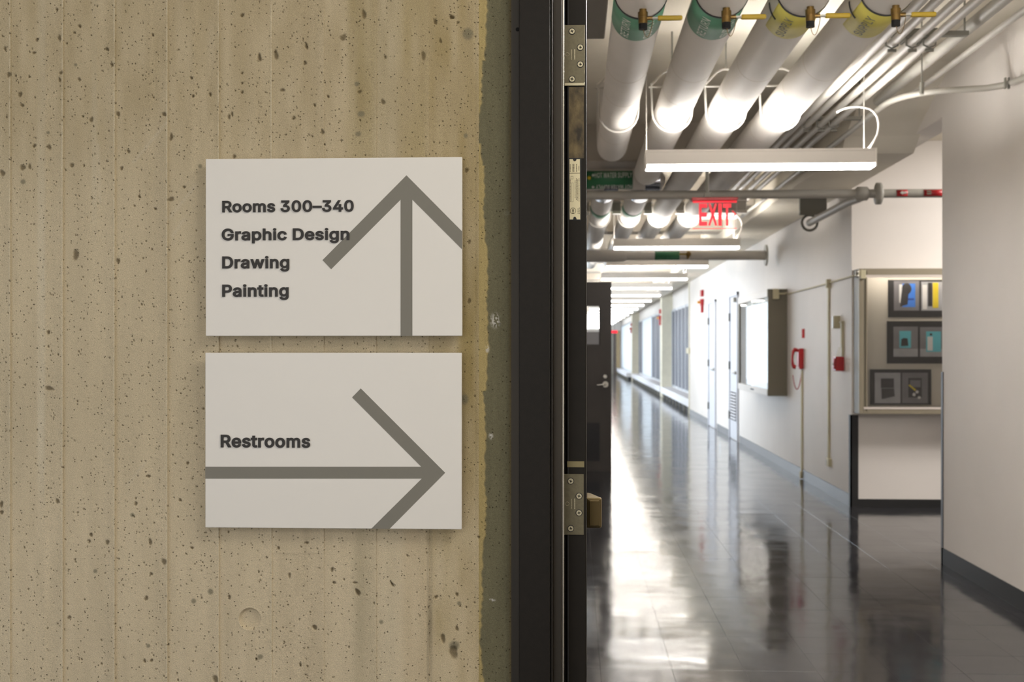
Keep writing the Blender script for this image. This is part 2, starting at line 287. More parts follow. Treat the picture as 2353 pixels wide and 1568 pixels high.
# ---------------------------------------------------------------- glyph outlines (bezier, 1/1000 em)
GLY = json.loads(r'''{"R":[449,[[[82,0,60,0,60,170],[60,339,60,509,119,509],[177,509,236,509,275,509],[307,502,333,489,359,475],[378,457,390,433,403,410],[409,382,409,352,409,321],[403,295,390,271,378,248],[359,230,333,217,307,204],[275,198,236,198,189,198],[143,198,96,198,96,217],[96,236,96,255,142,255],[188,255,234,255,260,255],[281,259,298,267,314,275],[326,286,334,300,341,315],[345,332,345,352,345,372],[341,390,334,405,326,420],[314,431,298,440,281,448],[259,452,233,452,197,452],[161,452,125,452,125,301],[125,151,125,0,103,0]],[[378,0,353,0,312,76],[271,153,230,229,254,229],[279,229,303,229,344,153],[386,76,428,0,403,0]]]],"o":[415,[[[242,-8,207,-8,173,-8],[143,0,117,16,91,33],[71,56,56,85,41,114],[34,149,34,187,34,227],[41,262,56,291,71,321],[91,343,117,360,143,376],[173,384,207,384,242,384],[273,376,299,360,325,343],[345,321,359,291,374,262],[381,227,381,187,381,149],[374,114,359,85,345,56],[325,33,299,16,273,0]],[[182,46,207,46,233,46],[254,53,270,66,287,79],[299,96,307,117,315,139],[319,162,319,187,319,213],[315,236,307,258,299,280],[287,297,270,310,254,323],[233,330,207,330,182,330],[161,323,145,310,129,297],[116,280,108,258,100,237],[96,213,96,187,96,162],[100,139,108,117,116,96],[129,79,145,66,161,53]]]],"m":[610,[[[73,0,53,0,53,126],[53,253,53,379,72,379],[92,379,112,379,112,351],[112,323,112,295,111,295],[109,295,108,295,113,316],[121,332,132,346,144,359],[157,369,172,376,187,383],[203,386,219,386,247,386],[270,378,287,361,305,344],[316,322,321,295,318,295],[315,295,312,295,317,313],[325,329,337,343,349,357],[364,367,381,375,398,382],[416,386,437,386,459,386],[479,381,497,372,515,362],[530,348,541,328,551,309],[557,285,557,255,557,170],[557,85,557,0,536,0],[516,0,496,0,496,85],[496,169,496,254,496,281],[488,301,473,313,457,325],[439,330,419,330,402,330],[387,327,374,320,362,313],[352,303,345,290,339,278],[335,263,335,247,335,165],[335,82,335,0,315,0],[295,0,274,0,274,87],[274,173,274,260,274,281],[267,298,253,311,239,324],[221,330,199,330,185,330],[171,327,158,320,144,313],[134,303,126,289,118,276],[114,258,114,238,114,159],[114,79,114,0,93,0]]]],"s":[365,[[[211,-8,182,-8,156,-8],[133,-4,112,3,92,11],[75,23,62,38,49,53],[40,72,36,94,55,98],[74,102,94,107,99,86],[109,70,124,60,139,50],[158,45,181,45,208,45],[229,51,244,62,260,74],[268,87,268,103,268,116],[263,127,254,136,245,144],[231,151,212,155,191,160],[170,165,149,170,115,178],[89,191,72,208,55,225],[47,247,47,274,47,296],[53,315,65,332,77,348],[94,361,115,370,136,380],[160,384,187,384,213,384],[235,380,254,372,272,365],[287,353,299,339,310,325],[319,309,324,290,305,286],[287,281,268,277,263,292],[255,304,243,316,230,327],[212,333,187,333,165,333],[146,327,131,317,116,306],[109,293,109,277,109,263],[114,252,124,243,134,235],[150,228,172,223,191,218],[210,214,229,209,264,201],[290,188,306,171,323,154],[331,133,331,107,331,84],[325,64,312,47,300,30],[282,16,260,6,237,-3]]]],"3":[453,[[[252,-7,218,-7,187,-7],[158,-1,133,10,107,21],[86,37,70,57,54,78],[46,103,44,132,66,132],[87,132,109,132,111,114],[117,99,126,87,136,75],[149,65,165,59,181,53],[199,50,219,50,239,50],[258,53,275,61,292,68],[305,79,315,93,324,107],[329,124,329,145,329,163],[325,181,316,196,307,212],[293,224,275,234,256,243],[231,248,201,248,186,248],[172,248,157,248,157,265],[157,282,157,299,200,349],[244,399,288,448,288,450],[288,451,288,452,215,452],[142,452,70,452,70,471],[70,490,70,509,171,509],[272,509,372,509,372,493],[372,477,372,461,319,400],[265,339,211,278,211,282],[211,285,211,289,249,293],[281,288,308,276,335,263],[356,246,371,222,386,199],[393,173,393,145,393,115],[385,89,370,66,355,43],[335,25,309,12,282,0]]]],"0":[453,[[[264,-7,227,-7,189,-7],[157,3,130,24,103,45],[83,74,69,113,55,152],[48,199,48,254,48,309],[55,356,69,395,83,434],[104,464,130,484,157,505],[189,516,227,516,264,516],[296,505,323,484,350,464],[370,434,384,395,398,356],[405,309,405,254,405,199],[398,152,384,113,370,74],[350,45,323,24,297,3]],[[202,50,227,50,252,50],[273,58,290,74,308,90],[321,113,330,144,339,174],[344,211,344,254,344,297],[339,334,330,365,321,395],[308,419,290,435,273,451],[252,460,227,460,202,460],[180,451,163,435,146,419],[132,395,123,365,114,334],[109,297,109,254,109,211],[114,174,123,144,132,113],[146,90,163,74,180,58]]]],"4":[453,[[[164,105,40,105,40,123],[40,141,40,158,109,275],[178,392,247,509,268,509],[289,509,311,509,243,394],[176,280,109,166,109,165],[109,164,109,163,210,163],[312,163,413,163,413,144],[413,125,413,105,289,105]],[[302,0,282,0,282,40],[282,81,282,121,282,130],[282,138,282,146,282,203],[282,260,282,318,302,318],[322,318,343,318,343,212],[343,106,343,0,322,0]]]],"–":[350,[[[233,244,350,244,350,226],[350,207,350,188,233,188],[117,188,0,188,0,207],[0,226,0,244,117,244]]]],"G":[520,[[[309,-7,269,-7,223,-7],[184,4,149,25,115,46],[88,77,69,116,50,155],[40,201,40,254,40,308],[50,354,69,393,88,432],[115,462,149,484,183,505],[221,516,265,516,292,516],[317,512,340,504,364,496],[385,484,403,469,422,454],[437,437,449,416,461,396],[470,373,474,349,452,349],[430,349,408,349,403,365],[396,380,387,393,379,406],[368,417,356,427,344,436],[330,444,315,448,300,453],[283,456,265,456,235,456],[208,448,183,432,159,417],[139,394,125,364,111,334],[103,297,103,254,103,211],[111,175,125,145,140,115],[159,92,184,76,209,61],[237,53,269,53,297,53],[323,59,345,71,367,83],[384,101,396,123,409,146],[415,172,415,202,421,201],[428,200,434,199,384,199],[333,199,283,199,283,218],[283,237,283,256,348,256],[413,256,478,256,478,237],[478,219,478,200,478,158],[469,122,451,91,433,60],[408,36,377,19,345,2]]]],"a":[389,[[[182,-9,160,-9,136,-9],[114,-4,94,5,75,14],[59,27,48,45,36,62],[30,83,30,108,30,130],[35,147,43,161,52,175],[63,185,78,193,92,201],[108,207,125,211,143,215],[160,218,178,220,201,223],[219,225,234,227,248,228],[258,231,265,235,272,239],[276,245,276,255,276,255],[276,256,276,257,276,272],[273,286,267,297,261,308],[252,316,240,322,228,328],[213,331,196,331,178,331],[162,328,149,322,136,317],[126,309,118,301,110,292],[104,283,100,274,80,280],[61,285,41,291,50,314],[62,332,79,346,95,360],[113,369,133,375,153,381],[173,384,194,384,208,384],[223,383,239,379,255,376],[271,370,286,360,301,351],[313,338,322,320,332,303],[337,280,337,251,337,168],[337,84,337,0,317,0],[297,0,277,0,277,17],[277,35,277,52,275,52],[274,52,272,52,268,43],[261,34,252,25,243,15],[230,7,215,1,200,-5]],[[155,45,170,45,193,45],[212,50,228,59,243,68],[255,79,263,93,271,107],[276,122,276,138,276,155],[276,173,276,190,273,187],[268,184,259,182,251,180],[242,178,231,176,221,174],[210,172,200,171,190,170],[182,169,175,168,161,166],[147,163,134,159,121,154],[111,148,103,139,96,131],[92,119,92,105,92,92],[95,81,102,72,109,63],[118,57,130,52,142,48]]]],"p":[424,[[[73,-143,53,-143,53,31],[53,205,53,379,72,379],[92,379,112,379,112,359],[112,339,112,319,114,319],[116,319,118,319,123,327],[129,336,137,346,145,356],[157,365,171,373,186,381],[205,384,229,384,261,384],[289,376,313,361,337,345],[356,322,370,293,383,263],[390,229,390,189,390,149],[383,114,370,84,356,55],[337,32,313,16,289,0],[261,-8,229,-8,206,-8],[187,-4,173,4,158,12],[146,21,138,31,130,42],[123,51,118,59,117,59],[115,59,114,59,114,-8],[114,-76,114,-143,93,-143]],[[197,47,220,47,244,47],[263,53,279,66,295,78],[308,95,316,117,324,138],[328,162,328,189,328,216],[324,240,316,261,308,282],[296,299,280,311,264,324],[244,330,220,330,197,330],[177,324,161,312,145,300],[133,284,125,263,117,242],[113,217,113,189,113,161],[117,136,125,115,133,94],[146,77,162,65,178,53]]]],"h":[410,[[[114,249,114,227,114,151],[114,76,114,0,93,0],[73,0,53,0,53,170],[53,339,53,509,73,509],[93,509,114,509,114,435],[114,361,114,287,110,287],[106,287,102,287,114,322],[131,347,152,362,174,377],[199,384,227,384,253,384],[276,379,295,369,315,358],[330,342,341,321,352,299],[357,273,357,240,357,160],[357,80,357,0,337,0],[316,0,296,0,296,78],[296,157,296,235,296,265],[288,288,273,304,258,321],[237,329,210,329,192,329],[175,325,161,317,146,309],[135,298,126,283,118,267]]]],"i":[167,[[[73,0,53,0,53,126],[53,253,53,379,73,379],[93,379,114,379,114,253],[114,126,114,0,93,0]],[[95,443,84,443,72,443],[62,447,54,455,45,462],[41,472,41,483,41,494],[45,504,54,512,62,520],[72,524,84,524,95,524],[106,520,114,512,122,504],[126,494,126,483,126,472],[122,462,114,455,106,447]]]],"c":[396,[[[226,-8,207,-8,173,-8],[143,0,117,16,91,33],[71,56,56,85,41,114],[34,149,34,187,34,227],[41,262,56,291,71,321],[91,343,117,360,143,376],[173,384,207,384,226,384],[243,382,260,377,276,372],[292,365,305,356,319,347],[330,335,340,322,350,309],[357,294,362,277,342,272],[322,267,303,262,300,272],[296,281,290,289,285,297],[278,305,270,311,262,317],[253,322,242,325,232,328],[220,330,207,330,182,330],[161,323,145,310,129,297],[116,280,108,258,100,237],[96,213,96,187,96,162],[100,139,108,117,116,96],[129,79,145,66,161,53],[182,46,207,46,220,46],[232,48,243,52,253,55],[263,60,271,66,279,72],[286,80,292,89,297,97],[301,107,304,117,324,112],[343,107,363,102,358,85],[351,70,341,56,332,43],[320,31,306,21,293,12],[277,4,261,-1,244,-6]]]],"D":[502,[[[271,0,219,0,178,0],[137,0,96,0,96,19],[96,38,96,57,136,57],[175,57,215,57,256,57],[291,65,318,81,345,97],[366,119,379,149,392,179],[399,214,399,255,399,296],[392,331,379,361,366,390],[346,412,320,428,293,444],[260,452,221,452,178,452],[136,452,93,452,93,471],[93,490,93,509,137,509],[181,509,225,509,275,509],[317,499,353,478,388,458],[415,429,433,391,452,353],[462,308,462,255,462,202],[452,157,433,119,414,81],[387,51,351,31,314,10]],[[103,509,125,509,125,339],[125,170,125,0,103,0],[82,0,60,0,60,170],[60,339,60,509,82,509]]]],"e":[404,[[[238,-8,212,-8,175,-8],[143,0,117,16,90,33],[70,56,56,85,41,114],[34,148,34,187,34,226],[41,260,55,290,69,319],[89,343,115,359,141,376],[171,384,205,384,226,384],[246,381,266,374,285,367],[303,356,319,341,335,326],[348,306,357,282,366,258],[371,228,371,194,371,186],[371,178,371,169,272,169],[174,169,75,169,75,187],[75,204,75,221,163,221],[250,221,338,221,329,215],[319,208,310,202,310,227],[306,249,298,269,290,288],[278,303,263,314,247,325],[228,330,205,330,182,330],[163,325,146,313,130,302],[118,288,109,270,100,251],[96,232,96,211,96,200],[96,189,96,178,96,150],[101,126,110,106,120,87],[134,72,151,61,168,51],[189,46,212,46,228,46],[241,48,254,53,266,57],[277,64,285,73,294,82],[301,93,306,105,325,101],[345,96,365,91,359,71],[349,54,335,39,321,24],[303,13,283,4,262,-4]]]],"g":[425,[[[238,-151,207,-151,179,-151],[155,-147,134,-140,113,-132],[96,-123,82,-110,69,-98],[58,-84,51,-69,67,-60],[84,-50,101,-41,107,-49],[113,-57,122,-66,130,-75],[141,-82,154,-88,168,-94],[186,-97,207,-97,238,-97],[263,-90,282,-75,302,-60],[311,-37,311,-6,311,19],[311,44,311,68,310,68],[308,68,306,68,301,60],[295,51,287,41,278,32],[267,23,252,16,238,8],[219,5,195,5,164,5],[137,12,113,27,88,41],[69,62,55,90,41,118],[34,152,34,191,34,230],[41,264,55,293,69,322],[88,345,112,361,137,376],[165,384,196,384,220,384],[239,381,253,373,268,365],[280,356,288,346,297,336],[303,327,308,319,309,319],[311,319,313,319,313,339],[313,359,313,379,333,379],[353,379,372,379,372,250],[372,121,372,-9,372,-42],[365,-69,350,-90,335,-111],[316,-126,291,-136,266,-146]],[[181,59,205,59,228,59],[248,64,264,75,280,86],[292,101,300,121,308,141],[312,165,312,193,312,220],[308,243,300,264,292,284],[280,301,264,312,248,324],[228,330,205,330,181,330],[161,324,145,312,129,299],[117,283,109,262,100,242],[96,219,96,193,96,166],[100,143,109,123,117,103],[129,87,145,76,162,65]]]],"n":[410,[[[114,249,114,227,114,151],[114,76,114,0,93,0],[73,0,53,0,53,126],[53,253,53,379,72,379],[92,379,112,379,112,349],[112,318,112,287,109,287],[106,287,102,287,114,322],[131,347,152,362,174,377],[199,384,227,384,253,384],[276,379,295,369,314,358],[330,342,341,321,352,299],[357,273,357,240,357,160],[357,80,357,0,337,0],[316,0,296,0,296,78],[296,157,296,235,296,265],[288,288,273,304,258,321],[237,329,210,329,192,329],[175,325,161,317,146,309],[135,298,126,283,118,267]]]],"r":[259,[[[73,0,53,0,53,126],[53,253,53,379,72,379],[92,379,112,379,112,360],[112,340,112,321,113,321],[114,321,115,321,122,340],[135,355,152,367,170,379],[190,385,213,385,218,385],[223,385,229,384,235,384],[240,384,243,384,243,363],[243,343,243,322,242,323],[237,323,230,324,223,325],[215,326,207,326,189,326],[173,322,159,315,145,307],[134,297,126,284,118,270],[114,255,114,237,114,158],[114,79,114,0,93,0]]]],"w":[567,[[[158,0,138,0,99,126],[61,253,23,379,44,379],[66,379,87,379,103,324],[118,269,133,214,140,191],[147,165,154,137,161,108],[168,76,175,41,172,41],[168,41,165,41,172,75],[179,106,186,135,193,163],[199,190,206,214,221,269],[237,324,252,379,273,379],[295,379,316,379,332,324],[347,269,362,214,368,190],[375,164,382,136,388,107],[395,76,402,41,399,41],[395,41,391,41,399,75],[406,107,413,135,420,164],[427,190,434,214,449,269],[465,324,480,379,502,379],[523,379,545,379,506,253],[468,126,429,0,409,0],[389,0,368,0,352,57],[335,114,319,172,314,189],[309,207,305,225,300,243],[295,261,291,280,286,299],[281,318,277,338,281,338],[286,338,291,338,286,319],[281,299,277,280,272,261],[267,243,263,225,258,206],[253,189,248,172,231,114],[215,57,199,0,178,0]]]],"P":[445,[[[82,0,60,0,60,170],[60,339,60,509,118,509],[177,509,235,509,274,509],[307,502,332,487,358,473],[377,454,390,430,402,405],[409,378,409,348,409,317],[402,290,390,265,377,241],[358,222,332,207,307,193],[274,186,235,186,193,186],[151,186,109,186,109,205],[109,224,109,242,150,242],[191,242,233,242,259,242],[281,247,297,256,313,265],[325,278,333,294,341,310],[344,328,344,348,344,368],[341,386,333,402,325,417],[313,430,297,439,280,448],[259,452,232,452,196,452],[160,452,125,452,125,301],[125,151,125,0,103,0]]]],"t":[227,[[[138,379,204,379,204,362],[204,344,204,327,138,327],[72,327,6,327,6,344],[6,362,6,379,72,379]],[[65,345,65,471,85,471],[106,471,126,471,126,347],[126,222,126,98,126,81],[129,69,136,61,143,54],[154,50,170,50,174,50],[179,50,185,51,191,52],[197,53,202,54,206,36],[209,19,213,2,207,0],[200,-2,192,-3,184,-4],[176,-4,168,-4,136,-4],[110,4,92,21,74,38],[65,62,65,93,65,219]]]],"E":[419,[[[165,0,60,0,60,170],[60,339,60,509,164,509],[268,509,372,509,372,490],[372,471,372,452,290,452],[207,452,125,452,125,396],[125,341,125,286,202,286],[278,286,355,286,355,267],[355,248,355,229,278,229],[202,229,125,229,125,172],[125,114,125,57,208,57],[292,57,375,57,375,38],[375,19,375,0,270,0]]]],"X":[474,[[[43,0,18,0,84,95],[151,190,217,284,217,268],[217,252,217,236,155,327],[92,418,29,509,54,509],[79,509,104,509,129,473],[153,437,178,400,188,385],[197,372,204,361,211,350],[217,340,223,329,229,318],[236,306,243,292,240,292],[236,292,232,292,239,306],[246,318,252,329,258,339],[264,350,272,361,279,372],[288,385,298,400,323,437],[348,473,374,509,398,509],[422,509,446,509,384,419],[321,329,259,239,259,255],[259,271,259,287,324,191],[390,96,456,0,431,0],[406,0,382,0,352,43],[322,86,292,129,283,143],[275,155,268,165,262,175],[256,185,250,195,244,206],[238,217,230,231,235,231],[240,231,244,231,238,218],[231,207,225,196,219,186],[213,176,206,166,199,155],[191,143,182,129,152,86],[122,43,91,0,67,0]]]],"I":[300,[[[111,0,31,0,31,19],[31,38,31,57,60,57],[89,57,118,57,118,189],[118,320,118,452,89,452],[60,452,31,452,31,471],[31,490,31,509,111,509],[190,509,269,509,269,490],[269,471,269,452,240,452],[212,452,183,452,183,320],[183,189,183,57,212,57],[240,57,269,57,269,38],[269,19,269,0,190,0]]]],"H":[517,[[[82,0,60,0,60,170],[60,339,60,509,82,509],[103,509,125,509,125,435],[125,362,125,289,214,289],[303,289,392,289,392,362],[392,435,392,509,414,509],[435,509,457,509,457,339],[457,170,457,0,435,0],[414,0,392,0,392,77],[392,155,392,232,303,232],[214,232,125,232,125,155],[125,77,125,0,103,0]]]],"O":[533,[[[311,-7,267,-7,223,-7],[184,4,150,25,116,46],[90,76,70,115,50,154],[40,201,40,254,40,308],[50,354,70,393,90,432],[116,462,150,484,184,505],[223,516,267,516,311,516],[350,505,384,484,418,462],[444,432,464,393,483,354],[493,308,493,254,493,201],[483,154,464,115,444,76],[418,46,384,25,350,4]],[[236,53,267,53,297,53],[325,61,349,76,374,91],[394,114,408,144,423,174],[430,211,430,254,430,298],[423,335,408,365,394,395],[374,417,349,433,325,448],[297,456,267,456,236,456],[209,448,184,433,159,417],[140,394,125,364,111,334],[103,297,103,254,103,211],[111,174,125,144,140,114],[159,92,184,76,209,61]]]],"T":[449,[[[85,452,32,452,32,471],[32,490,32,509,160,509],[288,509,417,509,417,490],[417,471,417,452,363,452],[310,452,257,452,257,301],[257,151,257,0,235,0],[214,0,193,0,193,151],[193,301,193,452,139,452]]]],"W":[686,[[[180,0,155,0,109,170],[63,339,16,509,38,509],[60,509,82,509,109,404],[136,300,163,196,168,179],[172,163,175,145,179,128],[183,111,187,94,190,76],[194,58,197,40,194,40],[192,40,189,40,193,58],[196,76,200,94,203,111],[207,128,211,145,215,163],[220,179,224,196,251,300],[279,404,306,509,331,509],[355,509,380,509,407,404],[434,300,462,196,466,179],[470,163,474,145,478,128],[482,111,486,94,490,76],[494,58,497,40,494,40],[491,40,488,40,492,58],[495,76,499,94,502,111],[506,128,510,145,515,163],[519,179,523,196,550,300],[576,404,603,509,625,509],[647,509,670,509,623,339],[577,170,530,0,505,0],[480,0,455,0,426,108],[397,215,368,323,362,344],[357,367,351,391,346,416],[341,444,336,475,341,475],[345,475,350,475,345,445],[340,419,335,395,330,371],[324,347,318,323,289,215],[260,108,230,0,205,0]]]],"A":[480,[[[39,0,16,0,78,170],[140,339,201,509,226,509],[251,509,276,509,338,339],[401,170,463,0,440,0],[418,0,395,0,359,101],[323,202,287,302,281,321],[273,344,264,372,255,400],[245,435,232,478,236,478],[241,478,245,478,233,435],[222,399,213,371,204,343],[196,320,191,302,155,202],[120,101,85,0,62,0]],[[197,142,110,142,110,161],[110,180,110,199,197,199],[283,199,370,199,370,180],[370,161,370,142,283,142]]]],"S":[447,[[[263,-9,224,-9,187,-9],[155,-3,128,9,100,21],[79,38,64,60,49,82],[40,107,38,137,60,137],[82,137,104,137,106,117],[112,101,123,88,134,75],[149,65,166,59,184,52],[203,49,224,49,247,49],[268,53,286,60,304,68],[319,78,329,92,340,105],[346,121,346,139,346,155],[341,169,332,179,323,189],[311,198,296,205,281,211],[264,217,245,222,224,228],[204,234,184,239,142,251],[109,268,86,289,63,311],[52,339,52,372,52,401],[60,426,75,448,90,469],[111,486,138,498,164,510],[194,516,227,516,261,516],[290,510,316,498,342,486],[362,469,377,449,392,428],[400,404,401,378,380,378],[358,378,337,378,335,403],[323,423,302,437,281,451],[256,459,225,459,203,459],[184,455,167,448,151,441],[138,431,129,418,120,406],[115,391,115,376,115,358],[120,344,131,334,142,323],[154,314,169,308,184,302],[199,297,212,293,230,289],[247,284,264,279,279,275],[295,270,312,264,328,257],[344,248,359,238,373,227],[385,214,395,198,404,181],[408,162,408,139,408,111],[401,86,386,64,372,41],[351,24,323,11,296,-2]]]],"U":[517,[[[299,-8,259,-8,219,-8],[184,0,154,15,124,31],[101,53,85,80,68,107],[60,138,60,173,60,285],[60,397,60,509,81,509],[103,509,124,509,124,399],[124,288,124,178,124,154],[130,132,141,113,152,94],[167,79,187,68,207,57],[231,52,259,52,287,52],[311,57,331,68,351,79],[366,94,377,113,387,132],[393,154,393,178,393,288],[393,399,393,509,414,509],[436,509,457,509,457,397],[457,285,457,173,457,138],[449,107,433,80,416,53],[393,31,363,15,334,0]]]],"L":[393,[[[160,0,60,0,60,170],[60,339,60,509,82,509],[103,509,125,509,125,358],[125,208,125,57,203,57],[282,57,361,57,361,38],[361,19,361,0,261,0]]]],"Y":[472,[[[225,0,203,0,203,69],[203,139,203,208,141,308],[79,409,16,509,41,509],[66,509,91,509,125,454],[159,399,192,344,203,326],[213,309,222,292,231,275],[240,255,250,230,241,230],[232,230,224,230,233,255],[242,276,251,293,260,310],[270,327,280,344,314,399],[347,454,381,509,406,509],[430,509,455,509,393,409],[330,308,268,208,268,139],[268,69,268,0,247,0]]]],"N":[523,[[[82,0,60,0,60,170],[60,339,60,509,85,509],[111,509,136,509,205,400],[274,291,343,183,349,174],[355,164,363,151,370,138],[379,123,388,107,396,90],[405,73,414,55,411,55],[408,54,405,54,403,72],[401,90,401,108,400,126],[399,142,399,157,399,172],[399,185,399,195,399,300],[399,404,399,509,420,509],[442,509,463,509,463,339],[463,170,463,0,438,0],[412,0,387,0,325,97],[264,193,202,290,194,303],[186,316,177,331,169,345],[159,362,148,381,137,400],[123,424,108,452,111,453],[115,453,119,454,120,428],[121,405,122,384,123,362],[124,344,124,328,125,312],[125,300,125,291,125,194],[125,97,125,0,103,0]]]],"B":[456,[[[122,0,60,0,60,170],[60,339,60,509,120,509],[181,509,241,509,276,509],[306,503,329,491,352,479],[369,462,381,442,392,422],[398,399,398,374,398,352],[394,334,387,320,379,306],[369,294,356,286,344,277],[330,271,315,267,315,265],[315,264,315,262,331,261],[347,255,363,245,379,235],[392,221,402,203,413,185],[418,163,418,136,418,111],[412,87,400,67,388,46],[370,30,344,18,319,6],[287,0,247,0,184,0]],[[125,115,125,57,165,57],[205,57,245,57,284,57],[313,65,330,80,347,95],[355,114,355,137,355,154],[351,170,342,184,334,198],[321,209,306,218,290,227],[271,231,248,231,207,231],[166,231,125,231,125,173]],[[125,341,125,285,162,285],[200,285,238,285,257,285],[273,289,288,296,303,303],[315,313,323,326,332,339],[336,355,336,372,336,395],[328,414,313,429,297,444],[273,452,240,452,202,452],[163,452,125,452,125,396]]]],"x":[379,[[[44,0,21,0,71,73],[121,145,171,218,171,202],[171,187,171,171,124,240],[76,310,29,379,52,379],[76,379,100,379,116,355],[132,330,147,306,160,287],[170,270,179,253,188,237],[198,221,207,206,197,206],[186,206,175,206,185,221],[194,237,202,253,211,270],[221,287,233,306,249,330],[266,355,282,379,305,379],[328,379,352,379,304,309],[256,239,209,169,209,184],[209,199,209,214,258,143],[308,71,358,0,334,0],[310,0,287,0,268,28],[249,57,231,85,219,103],[209,120,200,136,191,152],[182,167,173,182,183,182],[194,182,205,182,195,167],[186,152,178,136,170,120],[160,103,148,85,129,57],[110,28,91,0,68,0]]]],".":[188,[[[108,-4,95,-4,83,-4],[72,0,63,9,54,18],[50,28,50,41,50,54],[54,65,63,73,72,82],[83,87,95,87,108,87],[119,82,128,73,137,65],[141,54,141,41,141,28],[137,18,128,9,119,0]]]]}''')
GLY['I'] = [190, [[[60, 0, 60, 0, 60, 0], [125, 0, 125, 0, 125, 0], [125, 509, 125, 509, 125, 509], [60, 509, 60, 509, 60, 509]]]]
from mathutils.geometry import delaunay_2d_cdt
def glyph_tris(ch, bold, res=5):
    loops = []
    for sp in GLY[ch][1]:
        pts = []
        for i in range(len(sp)):
            a, b = sp[i], sp[(i+1) % len(sp)]
            p0 = (a[2], a[3]); p1 = (a[4], a[5]); p2 = (b[0], b[1]); p3 = (b[2], b[3])
            ch_ = abs((p1[0]-p0[0])*(p3[1]-p0[1])-(p1[1]-p0[1])*(p3[0]-p0[0]))+abs((p2[0]-p0[0])*(p3[1]-p0[1])-(p2[1]-p0[1])*(p3[0]-p0[0]))
            n = 1 if ch_ < 60 else res
            for k in range(n):
                t = k/n; m = 1-t
                q = tuple(m**3*p0[d]+3*m*m*t*p1[d]+3*m*t*t*p2[d]+t**3*p3[d] for d in (0, 1))
                if not pts or math.hypot(q[0]-pts[-1][0], q[1]-pts[-1][1]) > 1.5: pts.append(q)
        if math.hypot(pts[0][0]-pts[-1][0], pts[0][1]-pts[-1][1]) < 1.5: pts.pop()
        loops.append(pts)
    ar = sum(p[i][0]*p[(i+1) % len(p)][1]-p[(i+1) % len(p)][0]*p[i][1] for p in loops for i in range(len(p)))
    sg = 1 if ar > 0 else -1
    out = []
    for p in loops:
        q = []; n = len(p)
        for i in range(n):
            a, b, c = Vector(p[i-1]), Vector(p[i]), Vector(p[(i+1) % n])
            d1 = (b-a).normalized(); d2 = (c-b).normalized()
            n1 = Vector((d1.y, -d1.x))*sg; n2 = Vector((d2.y, -d2.x))*sg; h = n1+n2
            if h.length < .3: h = n1*2
            h = h.normalized(); k = min(1.6, 1/max(.4, h.dot(n1)))
            q.append(b+h*k*bold*1000)
        out.append(q)
    vs = []; ed = []
    for q in out:
        o = len(vs); vs += q; ed += [(o+i, o+(i+1) % len(q)) for i in range(len(q))]
    r = delaunay_2d_cdt(vs, ed, [], 1, .01, False); V, F = r[0], r[2]
    keep = []
    for f in F:
        c = sum((V[i] for i in f), Vector((0, 0)))/len(f); wn = 0
        for q in out:
            for i in range(len(q)):
                a, b = q[i], q[(i+1) % len(q)]
                if (a.y <= c.y) != (b.y <= c.y):
                    x = a.x+(c.y-a.y)/(b.y-a.y)*(b.x-a.x)
                    if x > c.x: wn += 1 if b.y > a.y else -1
        if wn*sg > 0: keep.append(tuple(f))
    return [(v.x, v.y) for v in V], keep
_gt = {}
def text_verts(s, bold=.016):
    vs, fs, x = [], [], 0
    for ch in s:
        if ch == ' ': x += 190; continue
        if (ch, bold) not in _gt: _gt[(ch, bold)] = glyph_tris(ch, bold)
        V, F = _gt[(ch, bold)]; o = len(vs)
        vs += [((p[0]+x)/1000, p[1]/1000) for p in V]; fs += [tuple(i+o for i in f) for f in F]
        x += GLY[ch][0] + bold*900
    used = sorted({i for f in fs for i in f}); mp = {u: k for k, u in enumerate(used)}
    vs = [vs[u] for u in used]; fs = [tuple(mp[i] for i in f) for f in fs]
    x0 = min(v[0] for v in vs); x1 = max(v[0] for v in vs)
    cap = .509+2*bold
    return [((v[0]-x0)/(x1-x0), (v[1]+bold)/cap) for v in vs], fs    # u 0..1 over the width, v 0..1 over the cap height
def text_obj(name, s, fn, m, parent, depth=0, bold=.016):
    """fn(u, v, w) -> world point; w = 0 back, 1 front"""
    vs, fs = text_verts(s, bold); mb = MB()
    if depth:
        n = len(vs); cnt = {}
        for f in fs:
            for i in range(len(f)):
                e = (f[i], f[(i+1) % len(f)]); cnt[e] = 1
        sides = [(a, b, b+n, a+n) for (a, b) in cnt if (b, a) not in cnt]
        mb.add([fn(u, v, 1) for u, v in vs] + [fn(u, v, 0) for u, v in vs], [f for f in fs] + sides)
    else:
        mb.add([fn(u, v, 1) for u, v in vs], fs)
    return mb.build(name, m, parent)

# ================================================================ STRUCTURE
YW = 2.30                      # face of the concrete wall
XR, XN, XL = 2.375, 2.33, -.5  # corridor right wall, near right wall, left wall
CH = H+1.77                    # ceiling height
YE = 64.0
def S(name, mb, m, label=None, bevel=0, cat=None):
    return tag(mb.build(name, m, None, bevel), label, cat, None, 'structure')

